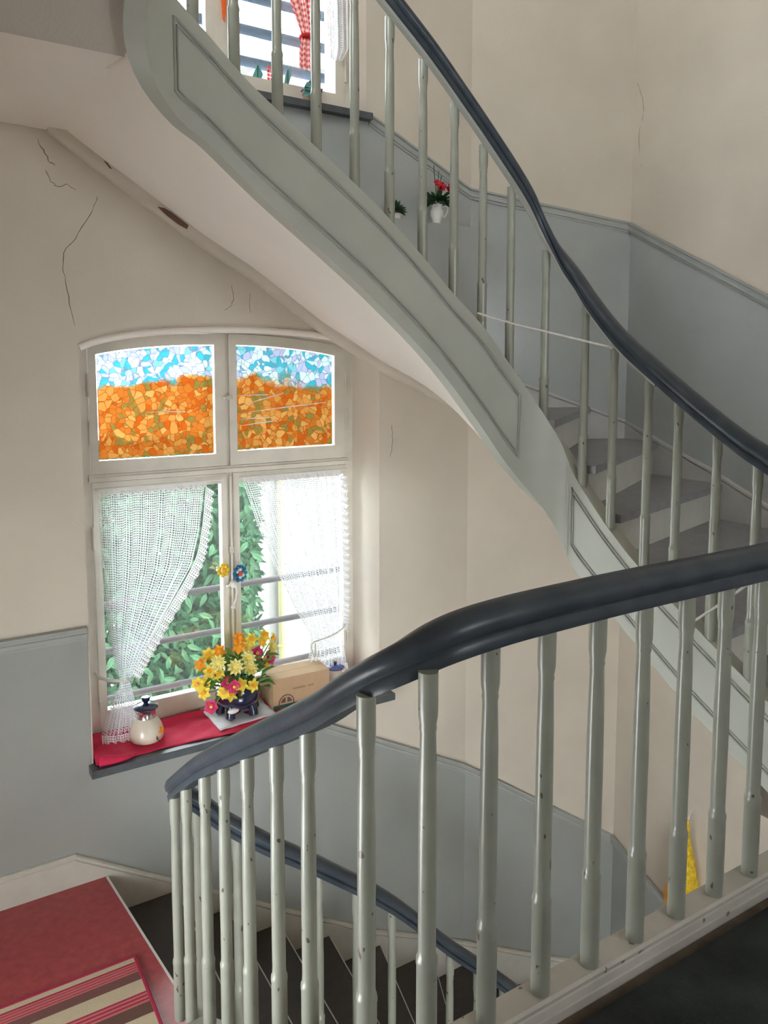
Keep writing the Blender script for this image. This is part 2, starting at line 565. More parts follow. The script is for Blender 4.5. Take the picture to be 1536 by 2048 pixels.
# ------------------------------------------------------------------ walls
def arch(x, x0=.626, x1=2.11, spring=1.445, rise=.125):
    t = (x - (x0 + x1) / 2) / ((x1 - x0) / 2)
    return spring + rise * math.sqrt(max(0, 1 - t * t * .93)) - rise * .26
w = MB()
YO = YW + .45
def col(xa, xb, za, zb, za2=None, zb2=None):
    w.prism([(xa, YW, za), (xb, YW, za if za2 is None else za2), (xb, YW, zb if zb2 is None else zb2), (xa, YW, zb)], (0, .45, 0))
col(-.85, .626, ZB, ZT)
col(2.11, 3.3, ZB, ZT)
col(.626, 2.11, ZB, -.43)
NA = 16
for i in range(NA):
    xa = .626 + (2.11 - .626) * i / NA
    xb = .626 + (2.11 - .626) * (i + 1) / NA
    col(xa, xb, arch(xa), 2.58, arch(xb), 2.58)
col(.626, .63, 2.58, ZT)
col(2.035, 2.11, 2.58, ZT)
col(.63, 2.035, 4.45, ZT)
wall_back = struct('wall_back', w, M['plaster'])
nB = Vector((YW - BY, XC - BX, 0)).normalized()      # outward normal of the chamfer
w = MB().prism([(BX, YW, ZB), (XC, BY, ZB), (XC, BY, ZT), (BX, YW, ZT)], nB * .2)
wall_bev = struct('wall_back_right', w, M['plaster'])
w = MB().box(XC, XC + .2, -2.6, BY + .1, ZB, ZT)
wall_right = struct('wall_right', w, M['plaster'])
w = MB().box(-.85, -.55, -2.6, 1.15, ZB, 3.25).box(-.85, -.55, 2.35, YW + .1, ZB, 3.25).box(-.85, -.55, 1.15, 2.35, ZB, -.88).box(-.85, -.55, 1.15, 2.35, .16, 3.25).box(-.85, -.55, -2.6, 1.1, 3.25, ZT).box(-.85, -.55, 2.3, YW + .1, 3.25, ZT).box(-.85, -.55, -.2, 2.3, 4.5, ZT)  # unseen openings added and sized to let fill daylight onto the stairs
wall_left = struct('wall_left', w, M['plaster'])
# rear of the landing: wall with unseen openings added for fill daylight, floor slab of the next storey overhead
w = MB()
xs = [-.85, -.5, 1.3, 2.5, XC + .2]
FILL_OPEN = {(-.5, 1.3): [(-3.2, -1.5)], (1.3, 2.5): [(1.3, 2.25)]}
for xa, xb in zip(xs, xs[1:]):
    z0 = ZB
    for za, zb in FILL_OPEN.get((xa, xb), []) + [(ZT, ZT)]:
        w.box(xa, xb, -2.8, -2.6, z0, za)
        z0 = zb
struct('wall_front', w, M['plaster'])
struct('floor.005', MB().box(-.55, XC, -2.6, .95, 3.17, 3.37), M['plaster'])
struct('ceiling', MB().box(-.85, XC + .2, -2.8, YO, ZT, ZT + .15), M['plaster'])

# rounded plaster edge along the arch, proud of the reveal
w = MB()
pts = [(x, YW - .004, arch(x) - .012) for x in [.628 + (2.108 - .628) * i / 30 for i in range(31)]]
w.tube(pts, .016, 8)
struct('trim_1', w, M['soffit'], smooth=60)

# cracks and a bare chip in the old plaster
def ribbon(name, pts, wdt, nrm, m, parent):
    """thin crack: flat sliver with slightly varying width, lying on the wall"""
    N_ = Vector(nrm)
    P = smoothline([Vector(p) for p in pts], 5)
    P = [p + Vector((random.uniform(-1, 1) * .004, 0, random.uniform(-1, 1) * .004)) for p in P]
    mb = MB()
    vs, fs = [], []
    for i, p in enumerate(P):
        a, b = P[max(0, i - 1)], P[min(len(P) - 1, i + 1)]
        t = (b - a).normalized()
        sd = t.cross(N_).normalized()
        ww = .62 * wdt * random.uniform(.4, 1.3) * (0.35 if i in (0, len(P) - 1) else 1)
        vs += [p + sd * ww - N_ * .001, p + N_ * .0015, p - sd * ww - N_ * .001]
    for i in range(len(P) - 1):
        k = i * 3
        fs += [(k, k + 1, k + 4, k + 3), (k + 1, k + 2, k + 5, k + 4)]
    mb.add(vs, fs)
    return obj(name, mb, m, parent)
CRACKS2 = []
FB = (0, -1, 0)
yk = YW - .001
for pts, ww in (
    ([(.723, yk, 2.072), (.70, yk, 2.0), (.627, yk, 1.889), (.579, yk, 1.803), (.59, yk, 1.671), (.611, yk, 1.527)], .0022),
    ([(1.311, yk, 1.731), (1.318, yk, 1.68), (1.305, yk, 1.639), (1.27, yk, 1.612)], .0018),
    ([(1.40, yk, 1.70), (1.398, yk, 1.61)], .0012),
    ([(2.189, yk, 1.046), (2.193, yk, .97), (2.18, yk, .873)], .0018),
    ([(.50, yk, 2.27), (.53, yk, 2.20), (.56, yk, 2.17)], .003),
    ([(.52, yk, 2.15), (.56, yk, 2.09), (.60, yk, 2.10), (.64, yk, 2.085)], .0022),
):
    ribbon('crack', pts, ww, FB, M['crack'], wall_back)
cz = lambda y: 2.30 + (2.53 - y) / 1.58 * 1.0 - .002
for pts in ([(.42, 2.30), (.44, 2.24), (.47, 2.20), (.475, 2.17)], [(.53, 2.25), (.56, 2.22), (.60, 2.225), (.62, 2.21)], [(.35, 2.2), (.5, 2.12), (.60, 2.1)]):
    CRACKS2.append([(x, y, cz(y)) for x, y in pts])
ribbon('crack', [(XC - .001, 3.12, 2.95), (XC - .001, 3.07, 2.80), (XC - .001, 3.10, 2.66), (XC - .001, 3.08, 2.48)], .0014, (-1, 0, 0), M['crack'], wall_right)

# ------------------------------------------------------------------ painted dado, chair rails, skirtings
def on_b(t, off=0):
    """point on the chamfer, t in 0..1, off = distance in front of it"""
    return Vector((BX + (XC - BX) * t, YW + (BY - YW) * t, 0)) - nB * off
# upper flight
zc = lambda y: 2.154 - .554 * (BY - y)               # rail height along the right wall
d = MB()
d.prism([(.63, YW, 2.40), (.97, YW, 2.20), (1.40, YW, 1.95), (2.10, YW, 1.55), (BX, YW, 1.25), (BX, YW, 2.30), (2.03, YW, 2.60), (.63, YW, 2.60)], (0, -.004, 0))
struct('trim_2', d, M['dado'])
d = MB()
a, b = on_b(0), on_b(1)
d.prism([(a.x, a.y, 1.2), (b.x, b.y, .85), (b.x, b.y, 2.154), (a.x, a.y, 2.30)], -nB * .004)
struct('trim_3', d, M['dado'])
d = MB()
d.prism([(XC, BY, .85), (XC, .2, -.2), (XC, .2, zc(.2)), (XC, BY, 2.154)], (-.004, 0, 0))
struct('trim_4', d, M['dado'])
# lower flight
d = MB()
d.prism([(-.55, YW, ZB), (BX, YW, ZB), (BX, YW, -1.0), (1.62, YW, -.43), (.618, YW, -.43), (.618, YW, .20), (-.55, YW, .20)], (0, -.004, 0))
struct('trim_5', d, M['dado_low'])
d = MB()
d.prism([(a.x, a.y, ZB), (b.x, b.y, ZB), (b.x, b.y, -1.559), (a.x, a.y, -1.0)], -nB * .004)
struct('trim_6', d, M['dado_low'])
d = MB()
zl = lambda y: -1.559 - .43 * (BY - y)
d.prism([(XC, BY, ZB), (XC, .2, ZB), (XC, .2, zl(.2)), (XC, BY, -1.559)], (-.004, 0, 0))
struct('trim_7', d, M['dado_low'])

RAILP = [(.0, -.032), (.010, -.032), (.012, -.022), (.018, -.018), (.018, -.002), (.013, .002), (.013, .010), (.022, .016), (.022, .026), (.0, .030)]
def rail(name, pts):
    P = []
    for p in pts: P.append(Vector(p))
    return struct(name, MB().sweep(P, RAILP), M['rail_trim'])
bm0, bm1 = on_b(.012), on_b(.99)
rail('trim_8', [(2.046, YW, 2.595), (BX - .01, YW, 2.305), (bm1.x, bm1.y, 2.156), (XC, .2, zc(.2))])
rail('trim_9', [(-.55, YW, .20), (.616, YW, .20)])
rail('trim_10', [(1.60, YW, -.425), (BX - .01, YW, -.998), (bm1.x, bm1.y, -1.557), (XC, .2, zl(.2))])

SKP = lambda h: [(0, -h), (.018, -h), (.018, -.030), (.012, -.026), (.022, -.018), (.022, -.006), (.014, 0), (0, 0)]
struct('baseboard_back', MB().sweep([(-.55, YW - .004, -.786), (.535, YW - .004, -.786), (.95, YW - .004, -1.047), (1.455, YW - .004, -1.374),
        (2.064, YW - .004, -1.758), (2.364, YW - .004, -1.906), (BX - .01, YW - .004, -2.08)], SKP(.40)), M['skirting'])
struct('baseboard_back_right', MB().sweep([(BX - .01, YW - .004, -2.08), (bm1.x, bm1.y - .004, -2.40), (XC - .004, .4, -3.4)], SKP(.40)), M['skirting'])
struct('baseboard_right', MB().sweep([(1.0, YW - .004, 2.36), (1.6, YW - .004, 2.02), (2.2, YW - .004, 1.68), (BX - .01, YW - .004, 1.38), (bm1.x, bm1.y, 1.05), (XC - .004, 2.987, .987),
        (XC - .004, 2.55, .823), (XC - .004, 2.318, .721), (XC - .004, 1.05, .13)], SKP(.24)), M['skirting_g'])

# boxed ledge in the corner of the upper flight
lb = on_b(.0)
struct('trim_11', MB().prism([(2.09, YW, 1.55), (2.09, 3.30, 1.55), (2.64, 3.30, 1.55), (2.74, 3.45, 1.55), (BX, YW, 1.55)], (0, 0, .535)), M['dado'])

# ------------------------------------------------------------------ window 1
YF = 3.77
def arc_poly(x0, x1, z0, topfn, n=12):
    """closed outline: bottom-left, bottom-right, then the top from right to left"""
    return [(x0, z0), (x1, z0)] + [(x1 + (x0 - x1) * i / n, topfn(x1 + (x0 - x1) * i / n)) for i in range(n + 1)]
def ring_prism(outer, inner, y, dy):
    """flat frame between two outlines with equal point counts"""
    n = len(outer)
    mb = MB()
    vs = [(x, y, z) for x, z in outer] + [(x, y, z) for x, z in inner] + [(x, y + dy, z) for x, z in outer] + [(x, y + dy, z) for x, z in inner]
    fs = []
    for i in range(n):
        j = (i + 1) % n
        fs += [(i, j, n + j, n + i), (2 * n + i, 3 * n + i, 3 * n + j, 2 * n + j), (i, 2 * n + i, 2 * n + j, j), (n + i, n + j, 3 * n + j, 3 * n + i)]
    mb.add(vs, fs)
    return mb
win1 = sempty('window_1', (1.37, YF, -.4))
def w1(name, mb, m, parent=None, smooth=None):
    o = obj(name, mb, m, parent or win1, smooth)
    if parent is None or parent is win1:
        o.location = (-1.37, -YF, .4)
    return o
topo = lambda x: arch(x) + .015
topi = lambda x: 1.385 + .135 * math.sqrt(max(0, 1 - ((x - 1.385) / .80) ** 2))
w1('frame', ring_prism(arc_poly(.60, 2.14, -.43, topo), arc_poly(.712, 2.062, -.36, topi), YF, .07), M['frame'])
w1('transom', MB().box(.70, 2.075, YF - .012, YF + .07, .815, .85).box(.70, 2.075, YF - .022, YF + .05, .822, .838), M['frame'])
w1('mullion', MB().box(1.375, 1.39, YF + .005, YF + .07, .84, 1.53).box(1.372, 1.402, YF + .005, YF + .07, -.40, .83), M['frame'])
SASH = {}
def sash(x0, x1, z0, z1, gx0, gx1, gz0, gz1, top=None, gtop=None):
    tf = top or (lambda x: z1)
    gf = gtop or (lambda x: gz1)
    s = w1('sash', ring_prism(arc_poly(x0, x1, z0, tf), arc_poly(gx0, gx1, gz0, gf), YF - .008, .045), M['frame'])
    bead = ring_prism(arc_poly(gx0 - .010, gx1 + .010, gz0 - .010, lambda x: gf(min(max(x, gx0), gx1)) + .010), arc_poly(gx0, gx1, gz0, gf), YF - .002 + .02, .012)
    pane = MB().prism([(x, YF + .018, z) for x, z in arc_poly(gx0 - .004, gx1 + .004, gz0 - .004, lambda x: gf(x) + .003)], (0, .003, 0))
    w1('pane', pane, M['glass'], s)
    return s
gtop = lambda x: 1.325 + .140 * math.sqrt(max(0, 1 - ((x - 1.385) / .80) ** 2))
stop_ = lambda x: topi(x) - .002
sUL = sash(.716, 1.373, .852, 0, .750, 1.318, .914, 0, stop_, gtop)
sUR = sash(1.392, 2.058, .852, 0, 1.432, 1.997, .922, 0, stop_, gtop)
sLL = sash(.716, 1.370, -.385, .812, .750, 1.340, -.296, .762)
sLR = sash(1.404, 2.058, -.385, .812, 1.436, 2.046, -.290, .762)
for s, (x0, x1, z0) in ((sUL, (.756, 1.313, .921)), (sUR, (1.437, 1.990, .929))):
    fl = MB().prism([(x, YF + .0125, z) for x, z in arc_poly(x0, x1, z0, lambda x: gtop(x) - .006, 14)], (0, .002, 0))
    w1('stained_film', fl, M['stained'], s)
# scratches where the film has split (light shows through)
for (xa, za, xb, zb) in ((1.445, 1.205, 1.61, 1.208), (1.445, 1.150, 1.70, 1.215), (1.448, 1.115, 1.95, 1.16), (1.45, 1.085, 1.62, 1.088), (1.45, 1.05, 1.66, 1.07), (.98, 1.135, 1.17, 1.132)):
    mb = MB().prism([(xa, YF + .0105, za), (xb, YF + .0105, zb - .002), (xb, YF + .0105, zb + .002), ((xa + xb) / 2, YF + .0105, (za + zb) / 2 + .004)], (0, .001, 0))
    w1('film_split', mb, M['lacehem'], sUR if xa > 1.4 else sUL)
# hinges
for x, z in ((.711, 1.27), (.713, 1.05), (.712, .55), (.714, -.19), (2.062, 1.27), (2.064, 1.06), (2.066, .6), (2.068, -.15)):
    w1('hinge', MB().tube([(x, YF - .012, z - .055), (x, YF - .012, z + .055)], .006, 8), M['frame'])
# espagnolette rod, catch and handle
w1('latch_rod', MB().tube([(1.386, YF - .022, -.34), (1.386, YF - .022, .80)], .0065, 8).box(1.378, 1.394, YF - .028, YF - .005, .40, .43).box(1.378, 1.394, YF - .028, YF - .005, -.20, -.17), M['frame'], smooth=40)
w1('latch_handle', MB().ball((1.386, YF - .035, .240), .021, 10, 6).tube([(1.35, YF - .03, .233), (1.425, YF - .03, .243)], [.008, .010], 8)
   .tube([(1.392, YF - .045, .235), (1.398, YF - .06, .205), (1.388, YF - .062, .165), (1.375, YF - .06, .135)], [.009, .007, .006, .008], 8)
   .ball((1.374, YF - .06, .125), .013, 8, 6), M['white_metal'], smooth=60)
w1('fanlight_latch', MB().tube([(1.352, YF - .018, 1.195), (1.405, YF - .018, 1.20)], .007, 8).ball((1.378, YF - .022, 1.20), .014, 8, 6), M['frame'], smooth=60)
# sill
sill1 = struct('trim_12', MB().box(.605, 2.165, 3.405, YF + .06, -.435, -.40), M['stone'])

# ------------------------------------------------------------------ window 2 (upper, seen between the balusters)
Y2 = 3.62
win2 = sempty('window_2', (1.33, Y2, 2.6))
def w2(name, mb, m, parent=None):
    o = obj(name, mb, m, parent or win2)
    if parent is None: o.location = (-1.33, -Y2, -2.6)
    return o
def rect(x0, x1, z0, z1): return [(x0, z0), (x1, z0), (x1, z1), (x0, z1)]
w2('frame', ring_prism(rect(.61, 2.05, 2.59, 4.46), rect(.68, 1.985, 2.67, 4.38), Y2, .07), M['frame'])
w2('mullion', MB().box(1.305, 1.345, Y2 - .012, Y2 + .06, 2.66, 4.39), M['frame'])
w2('transom', MB().box(.66, 2.0, Y2 - .012, Y2 + .06, 3.86, 3.90), M['frame'])
for x0, x1, g0, g1, z0, z1 in ((.69, 1.305, .735, 1.255, 2.672, 3.86), (1.345, 1.98, 1.395, 1.93, 2.672, 3.86), (.69, 1.305, .735, 1.255, 3.90, 4.375), (1.345, 1.98, 1.395, 1.93, 3.90, 4.375)):
    s = w2('sash', ring_prism(rect(x0, x1, z0, z1), rect(g0, g1, z0 + .064, z1 - .05), Y2 - .01, .045), M['frame'])
    w2('pane', MB().box(g0 - .004, g1 + .004, Y2 + .015, Y2 + .018, z0 + .06, z1 - .046), M['glass'], s)
w2('hinge', MB().tube([(1.985, Y2 - .014, 2.80), (1.985, Y2 - .014, 2.92)], .006, 8), M['frame'])
struct('trim_13', MB().box(.60, 2.045, 3.43, Y2 + .05, 2.58, 2.612), M['stone'])

# ------------------------------------------------------------------ floors and soffits
struct('floor', MB().box(-.55, XC, -2.6, 1.075, -.20, 0).box(XS + .06, XC, 1.075, 1.52, -.20, 0), M['boards'])
fr = struct('floor.001', MB().prism([(-.55, 2.18, ZR - .15), (.66, 2.18, ZR - .15), (.72, 2.4, ZR - .15), (.755, 2.53, ZR - .15), (.655, YW, ZR - .15), (-.55, YW, ZR - .15)], (0, 0, .15)), M['redfloor'])
obj('nosing_strip', MB().prism([(.755, 2.50, ZR - .012), (.763, 2.50, ZR - .012), (.665, YW - .03, ZR - .012), (.656, YW - .03, ZR - .012)], (0, 0, .0145)), M['tread_edge'], fr)
struct('floor.002', MB().box(-.55, XC, -2.6, YW, ZB - .15, ZB + .08), M['boards'])
tag(obj('carpet', MB().box(.2, 3.2, -1.9, 1.045, .0, .012), M['carpet']), 'dark mottled green-black carpet on the landing floor beside the curb', 'carpet')
# the flat soffit of the half landing above and the sloping soffit rising from it
slope = struct('ceiling.002', MB().prism([(-.55, 2.53, 2.30), (.625, 2.53, 2.30), (.625, .95, 3.30), (-.55, .95, 3.30)], (0, 0, .13)), M['shaded_plaster'])

for pts in CRACKS2: ribbon('crack', pts, .0022, (0, -.2, -1), M['crack'], slope)
# ------------------------------------------------------------------ upper staircase
stair = thing('staircase', 'grey painted winding staircase with panelled string climbing past the upper window', 'staircase', (XS, 1.1, 0))
def part(name, mb, m, parent, smooth=None):
    o = obj(name, mb, m, parent, smooth)
    o.location = -Vector(parent.location)
    return o
# plan path of the well face of the string with its top and bottom heights
SP = [(.620, 1.00, 3.52, 3.16), (.620, 1.60, 3.13, 2.80), (.620, 2.10, 2.83, 2.50), (.630, 2.30, 2.70, 2.375), (.655, 2.42, 2.59, 2.31), (.70, 2.475, 2.545, 2.215), (.78, 2.50, 2.493, 2.128),
      (.87, YS, 2.416, 2.068), (1.0, YS, 2.30, 1.964), (1.105, YS, 2.224, 1.884), (1.245, YS, 2.126, 1.785), (1.424, YS, 2.004, 1.654), (1.537, YS, 1.921, 1.565), (1.70, YS, 1.785, 1.430),
      (1.842, YS, 1.656, 1.293), (2.01, YS, 1.518, 1.105), (2.12, 2.499, 1.40, .972), (2.20, 2.495, 1.312, .885), (2.28, 2.485, 1.215, .80), (2.345, 2.46, 1.115, .715), (2.385, 2.42, 1.02, .615), (XS, 2.36, .893, .50),
      (XS, 2.216, .746, .40), (XS, 2.126, .667, .342), (XS, 2.007, .575, .262), (XS, 1.766, .423, .103), (XS, 1.531, .281, -.024), (XS, 1.20, .085, -.20), (XS, 1.05, .0, -.28)]
def resample(tab, n=3):
    V = smoothline([Vector(t[:3]) for t in tab], n)
    Bz = smoothline([Vector((t[3], 0, 0)) for t in tab], n)
    return [(p.x, p.y, p.z, q.x) for p, q in zip(V, Bz)]
SPF = resample(SP, 3)
def side_of(tab, i):
    a, b = Vector(tab[max(0, i - 1)][:2]), Vector(tab[min(len(tab) - 1, i + 1)][:2])
    t = (b - a).normalized()
    return Vector((-t.y, t.x))          # left of travel = away from the well
def string_mesh(tab, thick, away=1):
    mb = MB()
    vs, fs = [], []
    for i, (x, y, zt, zb) in enumerate(tab):
        s = side_of(tab, i) * thick * away
        vs += [(x, y, zt), (x + s.x, y + s.y, zt), (x + s.x, y + s.y, zb), (x, y, zb)]
    n = len(tab)
    for i in range(n - 1):
        for q in range(4):
            r = (q + 1) % 4
            fs.append((i * 4 + q, i * 4 + r, i * 4 + 4 + r, i * 4 + 4 + q))
    fs += [(0, 1, 2, 3), ((n - 1) * 4 + 3, (n - 1) * 4 + 2, (n - 1) * 4 + 1, (n - 1) * 4)]
    mb.add(vs, fs)
    return mb
part('outer_string', string_mesh(SPF, .06), M['string'], stair, 30)
def face_pt(tab, s, f, off):
    """point on the string's well face at table index s, fraction f down from the top"""
    i = min(int(s), len(tab) - 2)
    t = s - i
    x, y, zt, zb = [a + (b - a) * t for a, b in zip(tab[i], tab[i + 1])]
    sd = side_of(tab, i)
    return Vector((x - sd.x * off, y - sd.y * off, zt + (zb - zt) * f))
def s_at(tab, x=None, y=None, lo=0):
    for i in range(lo, len(tab) - 1):
        a, b = tab[i], tab[i + 1]
        k = 0 if x is not None else 1
        v = x if x is not None else y
        if (a[k] - v) * (b[k] - v) <= 0 and abs(a[k] - b[k]) > 1e-6:
            return i + (v - a[k]) / (b[k] - a[k])
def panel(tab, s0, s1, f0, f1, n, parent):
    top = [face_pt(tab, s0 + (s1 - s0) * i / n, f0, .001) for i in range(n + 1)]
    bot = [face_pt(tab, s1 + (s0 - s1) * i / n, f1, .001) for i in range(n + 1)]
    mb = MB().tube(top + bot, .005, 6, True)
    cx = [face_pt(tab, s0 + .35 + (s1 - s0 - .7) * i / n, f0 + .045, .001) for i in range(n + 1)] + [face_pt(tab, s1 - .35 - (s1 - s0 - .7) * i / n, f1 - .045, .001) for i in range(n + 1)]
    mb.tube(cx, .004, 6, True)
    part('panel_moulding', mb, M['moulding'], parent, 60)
i0 = s_at(SPF, x=.765, lo=12)
i1 = s_at(SPF, x=2.205, lo=12)
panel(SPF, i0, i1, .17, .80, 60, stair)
i2 = s_at(SPF, y=2.37, lo=55)
i3 = len(SPF) - 5
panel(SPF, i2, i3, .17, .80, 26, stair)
# joint strip where the curved piece meets the straight string
p0, p1 = face_pt(SPF, i2 - .8, 0, .001), face_pt(SPF, i2 - .8, 1, .001)
part('joint_strip', MB().tube([p0, p1], .005, 6), M['string'], stair, 60)

ru = .187
IN = [None, (2.46, 1.42), (2.46, 1.735), (2.46, 2.0), (2.46, 2.19), (2.455, 2.33), (2.38, 2.505), (2.20, 2.555), (2.0, 2.56), (1.77, 2.56), (1.56, 2.56), (1.31, 2.56), (1.04, 2.56), (.80, 2.56)]
OUT = [None, (XC, 1.50), (XC, 1.86), (XC, 2.18), (XC, 2.51), (XC, 2.93), (3.36, BY + .09), (2.95, 3.386), (2.60, YW), (2.25, YW), (1.93, YW), (1.62, YW), (1.29, YW), (.75, YW)]
CORN = {5: [(XC, BY)], 7: [(BX, YW)]}
for k in range(1, 13):
    a, b = Vector(IN[k]), Vector(OUT[k])
    c, d_ = Vector(OUT[k + 1]), Vector(IN[k + 1])
    t = (b - a).normalized()
    fwd = Vector((-t.y, t.x)) if k < 20 else None
    nos = -fwd * .03                                 # nosing overhang towards the lower step
    if nos.dot((d_ + c) / 2 - (a + b) / 2) > 0: nos = -nos
    poly = [a + nos, b + nos] + [Vector(q) for q in CORN.get(k, [])] + [c, d_]
    z = ru * k
    tr = part('tread', MB().prism([(p.x, p.y, z - .035) for p in poly], (0, 0, .035)), M['tread_up'], stair)
    back = (d_ + c) / 2 - (a + b) / 2
    bb = back.normalized() * .02
    part('riser', MB().prism([(a.x, a.y, z - ru), (b.x, b.y, z - ru), (b.x, b.y, z - .034), (a.x, a.y, z - .034)], (bb.x, bb.y, 0)), M['riser'], stair)
# the top landing of this flight
part('riser', MB().prism([(.80, 2.56, ru * 12), (.75, YW, ru * 12), (.75, YW, ru * 13 - .034), (.80, 2.56, ru * 13 - .034)], (-.02, 0, 0)), M['riser'], stair)
struct('floor.003', MB().prism([(-.55, 2.56, 2.435), (.80, 2.56, 2.435), (.75, YW, 2.435), (-.55, YW, 2.435)], (0, 0, .03)), M['tread_up'])
# soffit of the flight and the wall string below it
WL = [(.40, 2.30), (.533, 2.297), (.678, 2.20), (.974, 2.011), (1.162, 1.891), (1.40, 1.76), (1.766, 1.518), (2.106, 1.332), (2.468, 1.172), (2.712, 1.076)]
zw = lambda x: interp(x, WL)
inn, outr = [], []
for i, (x, y, zt, zb) in enumerate(SPF):
    if i < s_at(SPF, x=.66, lo=4): continue
    sd = side_of(SPF, i)
    inn.append(Vector((x + sd.x * .058, y + sd.y * .058, zb + .012)))
flat = [Vector((x, 2.53, 2.312)) for x in (-.55, -.2, .1, .3, .45, .55, .60, .63)]
n = len(inn)
i_c = min(range(n), key=lambda i: abs(inn[i].x - 2.26) + abs(inn[i].y - 2.55))
for i, p in enumerate(inn):
    if i <= i_c:
        t = i / i_c
        x = .60 + (2.70 - .60) * ((p.x - inn[0].x) / (inn[i_c].x - inn[0].x))
        outr.append(Vector((x, YW - .002, zw(x) + .055)))
    else:
        t = (i - i_c) / (n - 1 - i_c)
        if t < .3:
            q = on_b(t / .3)
            outr.append(Vector((q.x, q.y, 1.13 - .35 * t / .3)))
        else:
            y = BY + (1.0 - BY) * (t - .3) / .7
            outr.append(Vector((XC, y, .78 + (-.2 - .78) * (t - .3) / .7)))
for q in outr[:30]:                                   # ease the start of the slope
    q.z = min(2.312, q.z)
inn = flat + inn
outr = [Vector((-.55 + (.56 + .55) * k / len(flat), YW - .002, 2.312)) for k in range(len(flat))] + outr
n = len(inn)
mb = MB()
NS = 6
vs, fs = [], []
for p, q in zip(inn, outr):
    for k in range(NS + 1):
        vs.append(p.lerp(q, k / NS))
for i in range(n - 1):
    for k in range(NS):
        o = i * (NS + 1) + k
        fs.append((o, o + 1, o + NS + 2, o + NS + 1))
o = mb.add(vs, fs)
mb.add([v + Vector((0, 0, .012)) for v in vs], [f[::-1] for f in fs])
part('soffit', mb, M['soffit'], stair, 60)
wsp = [(x, YW, zw(x)) for x in [.533, .60, .678, .82, .974, 1.162, 1.40, 1.58, 1.766, 1.93, 2.106, 2.28, 2.468, 2.69]]
ws = part('wall_string', MB().sweep(smoothline(wsp, 3), [(0, 0), (.030, 0), (.042, .008), (.050, .03), (.050, .075), (0, .075)]), M['plaster'], stair, 40)
cp = [(.961, 2.028), (.99, 2.026), (1.02, 2.012), (1.095, 1.962), (1.088, 1.945), (1.05, 1.962), (1.0, 1.995)]
part('paint_chip', MB().prism([(x, YW - .052, z + .013) for x, z in cp], (0, .004, 0)), M['chip'], stair)
part('paint_chip', MB().prism([(.742, YW - .052, 2.205), (.756, YW - .052, 2.20), (.775, YW - .052, 2.175), (.765, YW - .052, 2.178)], (0, .004, 0)), M['chip'], stair)

# ------------------------------------------------------------------ lower staircase
stair2 = thing('staircase.001', 'dark brown winding stairs descending below the lower window behind the balusters', 'staircase', (.7, 2.5, ZR))
rl = .186
IN2 = [(.755, 2.53), (.955, 2.53), (1.205, 2.53), (1.45, 2.53), (1.69, 2.53), (1.88, 2.53), (2.05, 2.53), (2.24, 2.53), (2.40, 2.46), (2.43, 2.24), (2.43, 1.98), (2.43, 1.68), (2.43, 1.38), (2.43, 1.08)]
OUT2 = [(.661, YW), (.975, YW), (1.22, YW), (1.495, YW), (1.785, YW), (2.107, YW), (2.46, YW), (2.80, 3.442), (3.22, 3.284), (XC, 3.10), (XC, 2.72), (XC, 2.35), (XC, 2.0), (XC, 1.65)]
CORN2 = {6: [(BX, YW)], 8: [(XC, BY)]}
for k in range(1, 13):
    a, b = Vector(IN2[k]), Vector(OUT2[k])            # nosing of this step (its lower edge)
    c, d_ = Vector(OUT2[k - 1]), Vector(IN2[k - 1])   # under the step above
    z = ZR - rl * k
    fwd = ((a + b) / 2 - (c + d_) / 2).normalized() * .02
    poly = [a, b] + [Vector(q) for q in CORN2.get(k - 1, [])] + [c - fwd, d_ - fwd]
    tr = part('tread', MB().prism([(p.x, p.y, z - .035) for p in poly], (0, 0, .035)), M['tread_low'], stair2)
    e = (b - a)
    nb = MB().prism([(a.x - fwd.x * .15, a.y - fwd.y * .15, z - .02), (a.x + fwd.x * .12, a.y + fwd.y * .12, z - .02), (b.x + fwd.x * .12, b.y + fwd.y * .12, z - .02), (b.x - fwd.x * .15, b.y - fwd.y * .15, z - .02)], (0, 0, .0215))
    o = obj('nosing_strip', nb, M['tread_edge'], tr)
    q0, q1 = d_ - fwd, c - fwd
    part('riser', MB().prism([(q0.x, q0.y, z), (q1.x, q1.y, z), (q1.x, q1.y, z + rl - .034), (q0.x, q0.y, z + rl - .034)], (-fwd.x, -fwd.y, 0)), M['riser'], stair2)
# short flight from the landing down to the red half landing
for k in range(1, 5):
    y0 = 1.10 + .27 * (k - 1)
    z = -rl * k
    part('tread', MB().box(-.55, .66, y0 - .02, y0 + .27, z - .035, z), M['tread_low'], stair2)
    part('riser', MB().box(-.55, .66, y0 - .02, y0, z, z + rl - .034), M['riser'], stair2)
part('riser', MB().box(-.55, .66, 2.16, 2.18, ZR, ZR + rl - .034), M['riser'], stair2)

# ------------------------------------------------------------------ handrail lines
LAND = [(2.36, 1.083, .90), (2.1, 1.083, .888), (1.76, 1.083, .885), (1.279, 1.083, .887), (1.08, 1.083, .885), (.919, 1.085, .880), (.80, 1.098, .862), (.725, 1.15, .812), (.702, 1.264, .731)]
LEFT = [(.70, 1.393, .641), (.70, 1.60, .515), (.70, 1.789, .401), (.70, 2.0, .272), (.70, 2.201, .146), (.70, 2.38, .02), (.705, 2.49, -.06), (.735, 2.555, -.118), (.80, 2.56, -.17)]
LOWR = [(.90, 2.525, -.265), (1.05, 2.50, -.385), (1.251, 2.50, -.54), (1.566, 2.50, -.806), (1.869, 2.50, -1.127), (2.10, 2.50, -1.352), (2.28, 2.485, -1.54), (2.38, 2.41, -1.66), (XS, 2.25, -1.80), (XS, 1.9, -2.06), (XS, 1.4, -2.40), (XS, 1.1, -2.6)]
